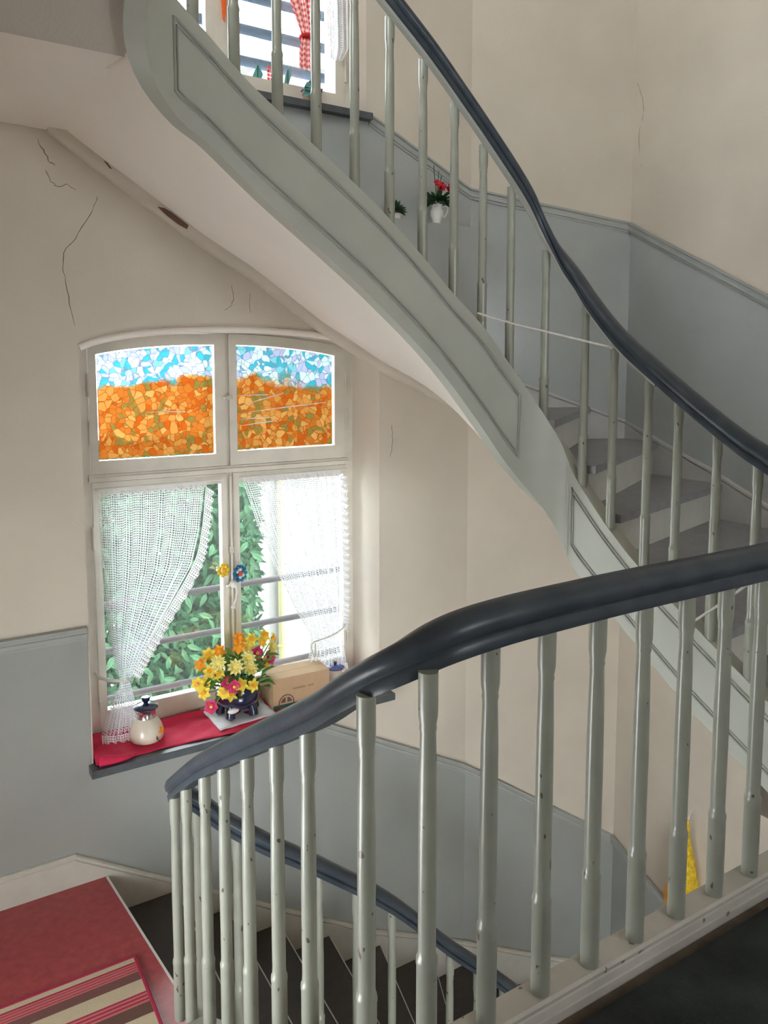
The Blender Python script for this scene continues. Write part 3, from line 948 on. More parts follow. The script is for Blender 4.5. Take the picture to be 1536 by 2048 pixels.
UPR = [(XS, 1.083, .86), (XS, 1.30, .945), (XS, 1.494, 1.048), (XS, 1.598, 1.103), (XS, 1.764, 1.208), (XS, 1.949, 1.335), (XS, 2.121, 1.461), (XS, 2.27, 1.605), (2.395, 2.36, 1.715), (2.37, 2.44, 1.82), (2.31, 2.488, 1.95), (2.217, 2.50, 2.085),
       (2.042, 2.50, 2.26), (1.89, 2.50, 2.403), (1.736, 2.50, 2.543), (1.567, 2.50, 2.679), (1.3, 2.50, 2.89), (1.0, 2.50, 3.12), (.80, 2.48, 3.27), (.70, 2.42, 3.36), (.66, 2.30, 3.45), (.65, 1.9, 3.70), (.65, 1.2, 4.12)]
HP = [(-.024, -.040), (.024, -.040), (.026, -.020), (.020, -.012), (.031, -.002), (.034, .014), (.028, .030), (.014, .040), (-.014, .040), (-.028, .030), (-.034, .014), (-.031, -.002), (-.020, -.012), (-.026, -.020)]
def z_on(path, x, y):
    best = min(range(len(path)), key=lambda i: (path[i].x - x) ** 2 + (path[i].y - y) ** 2)
    best_z, bd = path[best].z, 9
    for i in (best - 1, best):
        if 0 <= i < len(path) - 1:
            a, b = path[i], path[i + 1]
            ab = Vector((b.x - a.x, b.y - a.y))
            t = max(0, min(1, ((x - a.x) * ab.x + (y - a.y) * ab.y) / max(ab.length_squared, 1e-9)))
            q = a.lerp(b, t)
            d2 = (q.x - x) ** 2 + (q.y - y) ** 2
            if d2 < bd: bd, best_z = d2, q.z
    return best_z

# turned baluster, 0.81 m tall, origin at its foot
BH = .81
BPROF = [(.0194, 0), (.0197, .01), (.0197, .205), (.0208, .212), (.0202, .220), (.0176, .226), (.0168, .24), (.0176, .45), (.0166, .60), (.0146, .690), (.0162, .697), (.0150, .704), (.0178, .722), (.0182, .735), (.0182, .81)]
bal_me = MB().lathe(BPROF, 14).mesh('baluster', M['baluster'], 35)
def baluster(parent, x, y, z0, z1):
    o = bpy.data.objects.new('baluster', bal_me)
    C.objects.link(o)
    o.parent = parent
    o.location = Vector((x, y, z0)) - Vector(parent.location)
    o.scale = (1, 1, (z1 - z0) / BH)
    o.rotation_euler = (0, 0, random.uniform(0, 6))
    return o

# railing 1: landing guard, down the short flight, round the turn and on along the lower flight
rail1 = thing('railing', 'dark handrail on grey balusters along the landing, dipping down to the red half landing', 'railing', (1.2, 1.083, .087))
path1 = smoothline(LAND + LEFT + LOWR, 6)
part('handrail', MB().sweep(path1, HP), M['handrail'], rail1, 50)
pl = smoothline(LAND, 6)
pleft = smoothline(LAND[-2:] + LEFT, 6)
plow = smoothline(LEFT[-2:] + LOWR, 6)
for i in range(-1, 10):
    x = .898 + .1405 * i
    baluster(rail1, x, 1.083, .080, z_on(pl, x, 1.083) - .030)
baluster(rail1, .690, 1.185, -.06, z_on(path1, .700, 1.2) - .02)
for y in (1.454, 1.623, 1.812, 1.993, 2.161, 2.35, 2.481):
    zt = z_on(pleft, .70, y)
    baluster(rail1, .70, y, zt - .835, zt - .03)
for x, y in ((.80, 2.555), (.93, 2.52), (1.08, 2.5), (1.245, 2.5), (1.41, 2.5), (1.575, 2.5), (1.725, 2.5), (1.87, 2.5), (2.02, 2.5), (2.17, 2.5), (2.33, 2.46), (XS, 2.30), (XS, 2.10), (XS, 1.9), (XS, 1.7), (XS, 1.5), (XS, 1.3)):
    zt = z_on(plow, x, y)
    baluster(rail1, x, y, zt - .83, zt - .03)
# curb under the landing balusters
cb = part('curb', MB().sweep([(.72, 1.105, 0), (2.46, 1.105, 0)], [(.043, .087), (.047, .080), (.045, .070), (.034, .066), (.040, .058), (.040, .040), (.026, .034), (.032, .024), (.028, 0), (.028, -.22), (-.014, -.22), (-.014, .083), (-.010, .087)]), M['curb'], rail1)
# string of the short flight and of the lower flight
def string_under(path, off, depth):
    return [(p.x, p.y, p.z - off, p.z - off - depth) for p in path]
part('outer_string', string_mesh(string_under([Vector((p.x - .03, p.y, p.z)) for p in smoothline([(.70, 1.10, .87), (.70, 1.2, .77)] + LEFT[:5] + [(.70, 2.33, .055), (.70, 2.47, -.075)], 4)], .835, .30), -.065, 1), M['string'], rail1, 30)
part('outer_string', string_mesh(string_under([Vector((p.x, p.y - .03, p.z)) for p in smoothline([(.72, 2.53, -.10)] + LOWR, 4)], .83, .33), .065, 1), M['string'], rail1, 30)

# railing 2: up the upper flight
rail2 = thing('railing.001', 'dark handrail on slender grey balusters climbing the upper flight past the upper window', 'railing', (XS, 1.083, .1))
path2 = smoothline(UPR, 6)
part('handrail', MB().sweep(path2, HP), M['handrail'], rail2, 50)
part('rail_fillet', MB().sweep([p + Vector((0, 0, -.048)) for p in path2[30:]], [(-.012, -.008), (.012, -.008), (.012, .012), (-.012, .012)]), M['string'], rail2)
sz = lambda x, y: min(((q[0] - x) ** 2 + (q[1] - y) ** 2, q[2]) for q in resample(SP, 14))[1]
UB = [(XS, 1.24), (XS, 1.39), (XS, 1.541), (XS, 1.698), (XS, 1.863), (XS, 2.001), (XS, 2.175), (XS, 2.335), (2.352, 2.475), (2.176, 2.5), (2.025, 2.5), (1.879, 2.5), (1.729, 2.5), (1.579, 2.5), (1.429, 2.5), (1.274, 2.5), (1.127, 2.5), (.974, 2.5), (.835, 2.495), (.70, 2.43), (.65, 2.25)]
for x, y in UB:
    yy = y + .028 if (y > 2.44 and x > .8) else y
    xx = x + .022 if x > 2.38 else x
    xx = x - .03 if x < .72 else xx
    baluster(rail2, xx, yy, sz(x, y) - .012, z_on(path2, x, y) - .035)

# ------------------------------------------------------------------ rug
rug = tag(obj('striped_rug', MB().box(-.50, .645, 2.395, 2.895, ZR, ZR + .011), M['rug']), 'red, brown and cream striped woven rug on the red half landing', 'rug')
obj('binding', MB().tube([(.645, 2.40, ZR + .007), (.645, 2.895, ZR + .007)], .008, 6).tube([(.645, 2.895, ZR + .007), (-.5, 2.895, ZR + .007)], .007, 6), M['binding'], rug)

# ------------------------------------------------------------------ window guards outside
def guard(name, label, m, y, zs, x0, x1, r):
    t = thing(name, label, 'guard bars', ((x0 + x1) / 2, y, zs[0]))
    for z in zs:
        part('bar', MB().tube([(x0, y, z), (x1, y, z)], r, 10), m, t, 60)
    for x in (x0 + .02, x1 - .02):
        part('bracket', MB().box(x - .012, x + .012, y - .075, y + .02, zs[0] - .05, zs[-1] + .05), m, t)
    return t
guard('window_guard', 'mauve grey horizontal bars outside the lower window', M['bar'], 4.0, (-.34, -.088, .153), .56, 2.2, .017)
guard('window_guard.001', 'blue grey horizontal bars outside the upper window', M['bar2'], 4.0, (2.955, 3.115, 3.285), .56, 2.2, .026)

# ------------------------------------------------------------------ curtains
def grid_cloth(name, rows, nu, m, parent=None, foldn=9, amp=.016, thick=None, yfn=None, uvw=.75, seed=0):
    """rows: (z, x_left, x_right, y, fold_scale) from top to bottom"""
    rnd = random.Random(seed)
    ph = [rnd.uniform(0, 6.28) for _ in range(4)]
    vs, fs, uv = [], [], []
    zs = [r[0] for r in rows]
    nv = 36
    length = zs[0] - zs[-1]
    for j in range(nv + 1):
        z = zs[0] - length * j / nv
        tb = lambda k: interp(-z, [(-r[0], r[k]) for r in rows])
        xl, xr, y0, fs_ = tb(1), tb(2), tb(3), tb(4)
        for i in range(nu + 1):
            u = i / nu
            f = math.sin(u * foldn * 6.283 + ph[0] + .6 * math.sin(u * 7 + ph[1])) + .45 * math.sin(u * foldn * 11.1 + ph[2])
            vs.append((xl + (xr - xl) * u, y0 + amp * fs_ * f, z))
            uv.append((u * uvw, z))
    for j in range(nv):
        for i in range(nu):
            o = j * (nu + 1) + i
            fs.append((o, o + 1, o + nu + 2, o + nu + 1))
    me = bpy.data.meshes.new(name)
    me.from_pydata(vs, [], fs)
    me.materials.append(m)
    ul = me.uv_layers.new(name='UVMap')
    for p in me.polygons:
        p.use_smooth = True
        for li in p.loop_indices:
            ul.data[li].uv = uv[me.loops[li].vertex_index]
    o = bpy.data.objects.new(name, me)
    C.objects.link(o)
    if parent: o.parent = parent
    return o
def ruffle(name, pts, width, m, parent, n=60, amp=.014, waves=16):
    """gathered strip along pts, standing out by vector width"""
    P = smoothline(pts, 36)
    vs, fs, uv = [], [], []
    L = 0
    K = 4
    for i, p in enumerate(P):
        if i: L += (P[i] - P[i - 1]).length
        w_ = Vector(width)
        for k in range(K + 1):
            t = k / K
            a = i / (len(P) - 1) * waves * 6.283
            sc = 1 + .22 * math.sin(a + .7) * t
            vs.append(p + w_ * t * sc + Vector((0, amp * t * math.sin(a), .006 * t * math.cos(a))))
            uv.append((L * 1.4, t * w_.length))
    for i in range(len(P) - 1):
        for k in range(K):
            o = i * (K + 1) + k
            fs.append((o, o + 1, o + K + 2, o + K + 1))
    me = bpy.data.meshes.new(name)
    me.from_pydata(vs, [], fs)
    me.materials.append(m)
    ul = me.uv_layers.new(name='UVMap')
    for p in me.polygons:
        p.use_smooth = True
        for li in p.loop_indices:
            ul.data[li].uv = uv[me.loops[li].vertex_index]
    o = bpy.data.objects.new(name, me)
    C.objects.link(o)
    o.parent = parent
    return o
cl = grid_cloth('lace_curtain', [(.772, .735, 1.245, 3.725, .5), (.55, .737, 1.215, 3.715, 1.0), (.38, .74, 1.165, 3.705, 1.1), (.13, .755, 1.0, 3.695, 1.0), (-.02, .772, .90, 3.685, .8), (-.115, .792, .842, 3.675, .35),
                                 (-.135, .795, .838, 3.67, .3), (-.20, .76, .85, 3.655, .6), (-.30, .715, .865, 3.63, 1.0), (-.355, .695, .862, 3.615, 1.1)], 110, M['lace'], None, 9, .017, uvw=.70, seed=3)
tag(cl, 'white open lace curtain left of the centre post, tied back above the jug', 'curtain')
ruffle('ruffle', [(1.245, 3.72, .76), (1.215, 3.705, .55), (1.165, 3.70, .38), (1.0, 3.69, .13), (.90, 3.68, -.02), (.845, 3.67, -.11)], (.034, -.012, -.030), M['lacehem'], cl, waves=26, amp=.022, n=200)
ruffle('hem', [(.690, 3.615, -.345), (.74, 3.60, -.352), (.80, 3.60, -.355), (.862, 3.61, -.35)], (.0, -.015, -.042), M['lacehem'], cl, waves=5)
ruffle('heading', [(.735, 3.727, .785), (1.0, 3.727, .785), (1.25, 3.727, .785)], (.0, -.004, -.03), M['lacehead'], cl, waves=20, amp=.006)
obj('curtain_rod', MB().tube([(.722, 3.735, .786), (1.34, 3.735, .786)], .005, 8), M['white_metal'], cl)
cr = grid_cloth('lace_curtain.001', [(.775, 1.445, 2.01, 3.725, .5), (.541, 1.522, 2.01, 3.715, 1.0), (.263, 1.63, 2.01, 3.705, 1.1), (.05, 1.725, 2.005, 3.695, 1.0), (-.06, 1.785, 1.995, 3.685, .6), (-.10, 1.80, 1.985, 3.68, .45),
                                     (-.15, 1.795, 1.99, 3.67, .6), (-.24, 1.775, 2.005, 3.66, .9), (-.28, 1.77, 2.005, 3.655, 1.0)], 110, M['lace'], None, 9, .017, uvw=.72, seed=8)
tag(cr, 'white open lace curtain right of the centre post, tied back above the cardboard box', 'curtain')
ruffle('ruffle', [(2.005, 3.72, .76), (2.008, 3.71, .5), (2.008, 3.70, .25), (2.005, 3.69, .0), (1.99, 3.68, -.10)], (.034, -.012, -.012), M['lacehem'], cr, waves=26, amp=.022)
ruffle('hem', [(1.77, 3.655, -.275), (1.88, 3.645, -.28), (2.005, 3.65, -.278)], (.0, -.012, -.04), M['lacehem'], cr, waves=6)
ruffle('heading', [(1.442, 3.727, .79), (1.7, 3.727, .79), (2.012, 3.727, .79)], (.0, -.004, -.03), M['lacehead'], cr, waves=22, amp=.006)
obj('curtain_rod', MB().tube([(1.43, 3.735, .79), (2.055, 3.735, .79)], .005, 8), M['white_metal'], cr)
# tie backs
tb = thing('curtain_holder', 'pale green metal arm holding the left lace curtain aside', 'holder', (.70, 3.75, -.10))
part('arm', MB().tube([(.700, 3.755, -.095), (.705, 3.70, -.098), (.745, 3.655, -.108), (.80, 3.645, -.118), (.845, 3.65, -.12)], .008, 8), M['white_metal'], tb, 60)
part('knob', MB().ball((.812, 3.637, -.113), .014, 10, 6), M['white_metal'], tb, 60)
tag(obj('curtain_tie', MB().tube(smoothline([(2.045, 3.745, -.055), (1.99, 3.66, -.075), (1.90, 3.645, -.105), (1.80, 3.655, -.125), (1.792, 3.66, -.155), (1.80, 3.655, -.20), (1.812, 3.65, -.19), (1.808, 3.65, -.13)], 5), .004, 6), M['cord'], None, 60),
    'thin white cord tied round the right lace curtain', 'cord')

# upper window curtains
g = grid_cloth('checked_curtain', [(3.65, 1.42, 1.85, 3.575, .6), (3.3, 1.55, 1.83, 3.565, 1.0), (3.10, 1.655, 1.80, 3.56, 1.0), (2.96, 1.712, 1.79, 3.555, .5), (2.94, 1.712, 1.79, 3.555, .5), (2.88, 1.70, 1.80, 3.555, .8), (2.80, 1.70, 1.80, 3.555, .9)], 60, M['gingham'], None, 4, .014, uvw=.42, seed=5)
tag(g, 'red and white checked curtain gathered at the upper window', 'curtain')
obj('tie_band', MB().lathe([(.042, 0), (.046, .006), (.042, .014)], 16, (1.751, 3.555, 2.945)), M['gingham'], g)
g2 = grid_cloth('lace_curtain.002', [(3.65, 1.86, 1.99, 3.595, .6), (3.2, 1.868, 1.985, 3.59, 1.0), (2.95, 1.872, 1.985, 3.585, 1.0), (2.89, 1.88, 1.95, 3.585, 1.0)], 30, M['lacehem'], None, 4, .012, uvw=.2, seed=6)
tag(g2, 'white lace curtain strip hanging beside the checked curtain at the upper window', 'curtain')
ob = thing('ribbon', 'orange ribbon hanging on the centre post of the upper window', 'ribbon', (1.333, 3.6, 3.2))
part('band', MB().prism([(1.318, 3.585, 3.3), (1.346, 3.585, 3.3), (1.348, 3.585, 3.0), (1.336, 3.58, 2.94), (1.326, 3.58, 2.955), (1.322, 3.585, 3.03)], (0, .003, 0)), M['ribbon'], ob)
part('knot', MB().ball((1.333, 3.58, 3.28), .02, 10, 6), M['ribbon'], ob)

# small pictures stuck on the upper pane
t = thing('window_picture', 'teal leaf picture stuck on the upper window pane', 'sticker', (1.516, 3.63, 2.761))
part('blade', MB().prism([(1.49, 3.632, 2.745), (1.50, 3.632, 2.735), (1.535, 3.632, 2.74), (1.545, 3.632, 2.765), (1.53, 3.632, 2.79), (1.52, 3.632, 2.81), (1.507, 3.632, 2.785)], (0, .002, 0)), M['tealleaf'], t)
part('stalk', MB().box(1.515, 1.519, 3.630, 3.633, 2.735, 2.80), M['darkleaf'], t)
t = thing('window_picture.001', 'small pink grid house picture stuck on the upper window pane', 'sticker', (1.589, 3.63, 2.775))
for i in range(3):
    for j in range(4):
        part('tile', MB().box(1.567 + i * .016, 1.580 + i * .016, 3.631, 3.633, 2.742 + j * .018, 2.756 + j * .018), M['ribbon'] if (i + j) % 2 else M['pink'], t)
t = thing('window_picture.002', 'slim teal plant picture on the upper pane beside the flower pot', 'sticker', (1.66, 3.63, 2.77))
part('blade', MB().prism([(1.655, 3.632, 2.735), (1.68, 3.632, 2.74), (1.695, 3.632, 2.79), (1.68, 3.632, 2.83), (1.665, 3.632, 2.79)], (0, .002, 0)), M['tealleaf'], t)
part('stalk', MB().box(1.674, 1.678, 3.630, 3.633, 2.735, 2.81), M['darkleaf'], t)

# ------------------------------------------------------------------ plant and flower helpers
def leaf_mesh(mb, c, d, n, L, w_):
    """pointed leaf from c along d"""
    d = Vector(d).normalized(); n = Vector(n)
    s = d.cross(n)
    if s.length < 1e-4: s = d.cross(Vector((1, .3, 0)))
    s.normalize()
    n = s.cross(d).normalized()
    c = Vector(c)
    mb.add([c, c + d * L * .35 + s * w_ + n * .1 * L, c + d * L * .35 - n * .02 * L, c + d * L * .35 - s * w_ + n * .1 * L, c + d * L * .72 + s * w_ * .7 + n * .06 * L, c + d * L * .72 - s * w_ * .7 + n * .06 * L, c + d * L - n * .1 * L],
           [(0, 2, 1), (0, 3, 2), (1, 2, 4), (2, 3, 5), (4, 2, 6), (2, 5, 6)])
    return mb
def petal_ring(mb, c, axis, n, L, w_, cup=.35):
    axis = Vector(axis).normalized()
    x = axis.cross(Vector((0, 0, 1)))
    if x.length < .05: x = Vector((1, 0, 0))
    x.normalize()
    y = axis.cross(x)
    a0 = random.uniform(0, 6)
    for i in range(n):
        a = a0 + i * 6.283 / n
        d = (x * math.cos(a) + y * math.sin(a)) * 1 + axis * cup
        leaf_mesh(mb, c, d, axis, L, w_)
    return mb

# ------------------------------------------------------------------ things on the lower sill
ZSI = -.40
# red cloth, rumpled over the sill
NX, NY = 90, 24
vs, fs = [], []
rnd = random.Random(4)
for j in range(NY + 1):
    for i in range(NX + 1):
        u, v = i / NX, j / NY
        x = .630 + (2.10 - .630) * u
        y = 3.425 + (3.755 - 3.425) * v + (.02 * math.sin(u * 9) + .03 * max(0, u - .12) if v < .35 else 0) * (1 - v / .35 if v < .35 else 0)
        h = .004 + .0022 * (1 + math.sin(x * 47 - y * 60 + 2 * math.sin(x * 9))) + .006 * (1 + math.sin(x * 31 + y * 22)) * math.exp(-((v - .55) / .25) ** 2) + .016 * math.exp(-(((y - 3.695) - .02 * math.sin(x * 6)) / .012) ** 2) * max(0, math.sin((x - .78) * 5.2)) * (x < 1.25)
        bun = max(0, 1 - (u / .11)) * max(0, 1 - v / .95)
        h += .045 * bun * (.55 + .45 * math.sin(x * 60 + y * 45)) * (1.0 if v < .5 else .6)
        h += .012 * math.exp(-((u - .5) / .02) ** 2) * 0
        vs.append((x, y, ZSI + h))
for j in range(NY):
    for i in range(NX):
        o = j * (NX + 1) + i
        fs.append((o, o + 1, o + NX + 2, o + NX + 1))
mb = MB(); mb.add(vs, fs)
cloth = tag(obj('red_cloth', mb, M['redcloth'], None, 80), 'crumpled red cloth lying along the window sill', 'cloth')
mod = cloth.modifiers.new('thick', 'SOLIDIFY'); mod.thickness = .004; mod.offset = -1
mb = MB().tube(smoothline([(.645, 3.44, -.375), (.70, 3.425, -.377), (.76, 3.43, -.384), (.80, 3.45, -.39)], 5), [.026 - .0013 * i for i in range(16)], 10)
obj('rolled_edge', mb, M['redcloth'], cloth, 80)
# napkin
mb = MB()
vs, fs = [], []
cs = [Vector((1.205, 3.465, 0)), Vector((1.507, 3.495, 0)), Vector((1.51, 3.70, 0)), Vector((1.2, 3.745, 0))]
for j in range(15):
    for i in range(15):
        u, v = i / 14, j / 14
        p = (cs[0] * (1 - u) + cs[1] * u) * (1 - v) + (cs[3] * (1 - u) + cs[2] * u) * v
        vs.append((p.x, p.y, -.385 + .003 * math.sin(p.x * 70 + p.y * 30) * math.sin(p.y * 55)))
for j in range(14):
    for i in range(14):
        o = j * 15 + i
        fs.append((o, o + 1, o + 16, o + 15))
mb.add(vs, fs)
nap = tag(obj('napkin', mb, M['napkin'], None, 80), 'folded pale blue white napkin under the dark flower pot', 'napkin')
mod = nap.modifiers.new('thick', 'SOLIDIFY'); mod.thickness = .006; mod.offset = -1

# jug at the left
jug = thing('jug', 'squat cream enamel jug with chrome collar and dark blue lid on the red cloth', 'jug', (.885, 3.575, -.392))
def at_jug(mb, nm, m, sm=40, parent=None):
    return obj(nm, mb, m, parent or jug, sm)
at_jug(MB().lathe([(.060, 0), (.074, .004), (.079, .014), (.080, .03), (.076, .052), (.066, .078), (.053, .098), (.045, .108)], 28), 'body', M['enamel'])
at_jug(MB().lathe([(.0455, .106), (.044, .112), (.043, .145), (.047, .152), (.045, .154)], 28), 'collar', M['chrome'])
at_jug(MB().prism([(-.048, -.028, .14), (-.028, -.048, .14), (-.052, -.060, .152), (-.058, -.052, .152)], (0, 0, .008)), 'spout', M['chrome'])
lid = at_jug(MB().lathe([(.050, .150), (.057, .154), (.057, .158), (.048, .165), (.028, .172), (.012, .175)], 28), 'lid', M['lid'])
at_jug(MB().lathe([(.010, .172), (.012, .180), (.018, .188), (.021, .198), (.018, .204), (.008, .205)], 16), 'knob', M['lid'], 40, lid)
fl = MB()
for q in range(6):
    a = q * 1.047
    leaf_mesh(fl, (.052 + 0, -.052, .045), (math.cos(a) * .7, math.cos(a) * .7, math.sin(a)), (.7, -.7, .3), .026, .008)
o = at_jug(fl, 'flower_print', M['orange'])
o.location = (.002, -.003, .004)
fl = MB()
for dx, dz in ((-.016, -.018), (-.02, -.008), (.006, -.026), (-.008, -.03)):
    leaf_mesh(fl, (.050 + dx, -.055 + dx, .045 + dz), (-.4, -.4, -.6), (.7, -.7, .3), .016, .005)
at_jug(fl, 'leaf_print', M['darkleaf'])

# dark footed flower pot
pot = thing('flower_pot', 'round dark blue glazed flower pot on three stub feet, on the napkin', 'pot', (1.352, 3.605, -.379))
obj('bowl', MB().lathe([(.050, .035), (.085, .040), (.108, .065), (.114, .095), (.108, .130), (.095, .152), (.092, .158), (.086, .158), (.088, .13)], 28), M['cobalt'], pot, 40)
for a in (3.9, 5.3, 1.57, 0.1, 2.8):
    obj('foot', MB().tube([(.075 * math.cos(a), .075 * math.sin(a), .06), (.088 * math.cos(a), .088 * math.sin(a), .03), (.090 * math.cos(a), .090 * math.sin(a), .0)], [.026, .022, .024], 10), M['cobalt'], pot, 40)
obj('white_patch', MB().ball((-.058, -.085, .045), .026, 10, 6, (1.2, .5, .55)), M['china'], pot, 60)

# bouquet
bq = thing('bouquet', 'bunch of yellow, orange and crimson flowers standing in the dark pot', 'bouquet', (1.355, 3.60, -.25))
core = MB()
rnd = random.Random(11)
for i in range(130):
    a, r, z = rnd.uniform(0, 6.283), rnd.uniform(0, .14), rnd.uniform(-.02, .16)
    d = Vector((math.cos(a), math.sin(a), rnd.uniform(-.5, 1.0)))
    leaf_mesh(core, (r * math.cos(a), r * math.sin(a) * .6, z), d, (0, 0, 1), rnd.uniform(.05, .10), rnd.uniform(.010, .018))
o = obj('foliage', core, M['leaf'], bq); o['kind'] = 'stuff'
FL = [  # x, z relative, kind
    (-.205, .165, 'O'), (-.165, .125, 'Y'), (-.215, .065, 'Y'), (-.175, .055, 'Y'), (-.125, .165, 'P'), (-.095, .195, 'O'), (-.06, .15, 'P'), (-.12, .10, 'Y'),
    (-.02, .225, 'O'), (.01, .175, 'P'), (-.005, .255, 'O'), (.04, .20, 'P'), (.015, .125, 'P'), (.075, .175, 'R'), (.155, .125, 'R'), (.115, .21, 'Y'),
    (.15, .225, 'Y'), (.19, .205, 'Y'), (.175, .175, 'P'), (-.085, .06, 'R'), (-.06, .045, 'R'), (-.025, .045, 'Y'), (.035, .03, 'Y'), (-.075, .0, 'Y'), (-.045, -.015, 'Y'), (-.105, .02, 'Y'), (-.03, .0, 'Y'),
    (.135, .10, 'Y'), (-.15, .19, 'Y'), (.055, .24, 'Y'), (-.19, .02, 'Y'), (-.165, -.045, 'R')]
stem = MB()
for i, (x, z, k) in enumerate(FL):
    y = -.10 * math.cos(x * 6) + rnd.uniform(-.02, .05) + (.05 if z > .18 else 0)
    ax = Vector((x * 2.2, -.55 + rnd.uniform(-.2, .2), .25 + rnd.uniform(-.2, .3)))
    rg = {'D': 'orange', 'O': 'orange', 'Y': 'yellow', 'P': 'paleyellow', 'R': 'pink'}[k]
    f = MB()
    if k == 'R':
        petal_ring(f, (0, 0, 0), ax, 5, .038, .021, .3)
        petal_ring(f, (0, 0, 0), ax, 4, .026, .013, .9)
    elif k == 'P':
        petal_ring(f, (0, 0, 0), ax, 10, .044, .0115, .3)
        petal_ring(f, (0, 0, 0), ax, 7, .030, .010, .8)
    else:
        petal_ring(f, (0, 0, 0), ax, 6, .038 if k != 'D' else .044, .0145, .22)
    b = obj('blossom', f, M[rg], bq, loc=(x, y, z))
    cmb = MB()
    axn = ax.normalized()
    cmb.tube([axn * .002, axn * .010, axn * (.022 if k in 'ODY' else .012)], [.006, .008, .011 if k != 'R' else .006], 8)
    obj('centre', cmb, M['orange' if k in 'ODY' else 'yellow'], b, 60)
    stem.tube([(x, y, z), (x * .5, y * .4, max(.0, z * .4)), (x * .12, y * .1, -.05)], .003, 5)
obj('stems', stem, M['leaf'], bq)

# cardboard box
bx = thing('cardboard_box', 'brown cardboard box with dark print on the sill beside the flowers', 'box', (1.512, 3.535, -.392), R(-2))
BW, BD, BHt = .315, .165, .158
obj('carton', MB().box(0, BW, 0, BD, 0, BHt), M['card'], bx)
obj('top_flap', MB().box(-.001, BW + .001, -.001, BD * .5 - .001, BHt, BHt + .003), M['card'], bx)
obj('top_flap', MB().box(-.001, BW + .001, BD * .5 + .001, BD + .001, BHt, BHt + .003), M['card'], bx)
pr = MB()
ring = [(.072 + .040 * math.cos(a * .2618), -.0012, .030 + .040 * math.sin(a * .2618)) for a in range(24)]
pr.tube(ring, .0028, 5, True)
for a0, a1 in ((1.72, 3.0), (.14, 1.42)):             # two dark upper segments, a pale upright between them
    arc_ = [(.072 + .031 * math.cos(a0 + (a1 - a0) * k / 8), -.0012, .028 + .031 * math.sin(a0 + (a1 - a0) * k / 8)) for k in range(9)]
    mid = .072 + (-.005 if a0 > 1.5 else .005)
    pr.prism([(mid, -.0012, .031)] + arc_, (0, .001, 0))
obj('emblem', pr, M['ink2'], bx)
pr = MB()
x = .11
for wd in (.006, .008, .004, .007, .005, .006, .007, .004, .008, .006, -.012, .006, .005, .007, .004, .006):
    if wd > 0: pr.box(x, x + wd * .8, -.0012, 0, .091, .0985)
    x += abs(wd) + .001
obj('print_line', pr, M['faded_ink'], bx)
obj('green_band', MB().box(0, BW, -.0012, 0, .0, .022), M['inkgreen'], bx)

# enamel pot with a blue lid at the right
ep = thing('enamel_pot', 'small cream enamel pot with flat blue lid and side handle behind the cardboard box', 'pot', (1.925, 3.645, -.392))
obj('body', MB().lathe([(.035, 0), (.040, .004), (.040, .078), (.034, .090), (.032, .098)], 22), M['enamel'], ep, 40)
o = obj('lid', MB().lathe([(.030, .098), (.050, .104), (.053, .109), (.050, .111), (.030, .117), (.010, .121)], 22), M['lid2'], ep, 40)
obj('knob', MB().lathe([(.006, .119), (.011, .126), (.013, .133), (.008, .138)], 12), M['lid'], o, 40)
obj('handle', MB().tube([(.038, -.01, .088), (.060, -.014, .092), (.072, -.016, .075), (.066, -.015, .045), (.038, -.01, .03)], .006, 8), M['enamel'], ep, 60)

# hanging ornaments on the window posts
t = thing('flower_ornament', 'yellow bead flower hanging on the centre post of the lower window', 'ornament', (1.334, 3.735, .318))
for q in range(7):
    a = q * .8976
    obj('petal', MB().ball((.024 * math.cos(a), 0, .024 * math.sin(a)), .0125, 10, 6, (1, .6, 1)), M['bead_y'], t, 60)
obj('centre', MB().ball((0, -.004, 0), .013, 10, 6, (1, .7, 1)), M['orange'], t, 60)
obj('thread', MB().tube([(0, .004, .02), (0, .012, .10)], .0012, 5), M['cord'], t)
t = thing('bead_ornament', 'round blue and white bead ornament with red centre on the latch post', 'ornament', (1.421, 3.73, .292))
for q in range(10):
    a = q * .6283
    obj('bead', MB().ball((.030 * math.cos(a), 0, .036 * math.sin(a)), .0105, 10, 6), M['bead_b'], t, 60)
for q in range(6):
    a = q * 1.047 + .5
    obj('inner_bead', MB().ball((.019 * math.cos(a), -.002, .021 * math.sin(a)), .009, 8, 6), M['bead_w'] if q % 3 else M['bead_g'], t, 60)
obj('centre', MB().ball((0, -.005, 0), .013, 10, 6, (1, .7, 1)), M['bead_r'], t, 60)
obj('thread', MB().tube([(0, .003, .035), (0, .02, .10)], .0012, 5), M['cord'], t)

# ------------------------------------------------------------------ pots upstairs
p2 = thing('flower_pot.001', 'tan clay pot with violet flowers and a blue green leaf on the upper sill', 'pot', (1.755, 3.53, 2.612))
obj('bowl', MB().lathe([(.030, 0), (.033, .003), (.043, .060), (.047, .062), (.047, .074), (.041, .075)], 20), M['terracotta'], p2, 40)
f = MB()
rnd = random.Random(3)
for i in range(16):
    a, z = rnd.uniform(0, 6.28), rnd.uniform(.075, .14)
    petal_ring(f, (rnd.uniform(-.035, .05), rnd.uniform(-.03, .03), z), (math.cos(a), math.sin(a) - .5, .5), 5, .016, .007, .3)
obj('flowers', f, M['violet'], p2)
f = MB()
for dx, dz, L in ((-.030, .03, .06), (-.03, .05, .05), (-.02, .06, .055)):
    leaf_mesh(f, (dx + .01, -.03, dz + .035), (-.6, -.3, -.5 + dz * 6), (0, -1, .4), L, .020)
obj('leaf', f, M['tealleaf'], p2)
p3 = thing('flower_pot.002', 'small pale pot with a round green plant on the corner ledge', 'pot', (2.155, 3.40, 2.085))
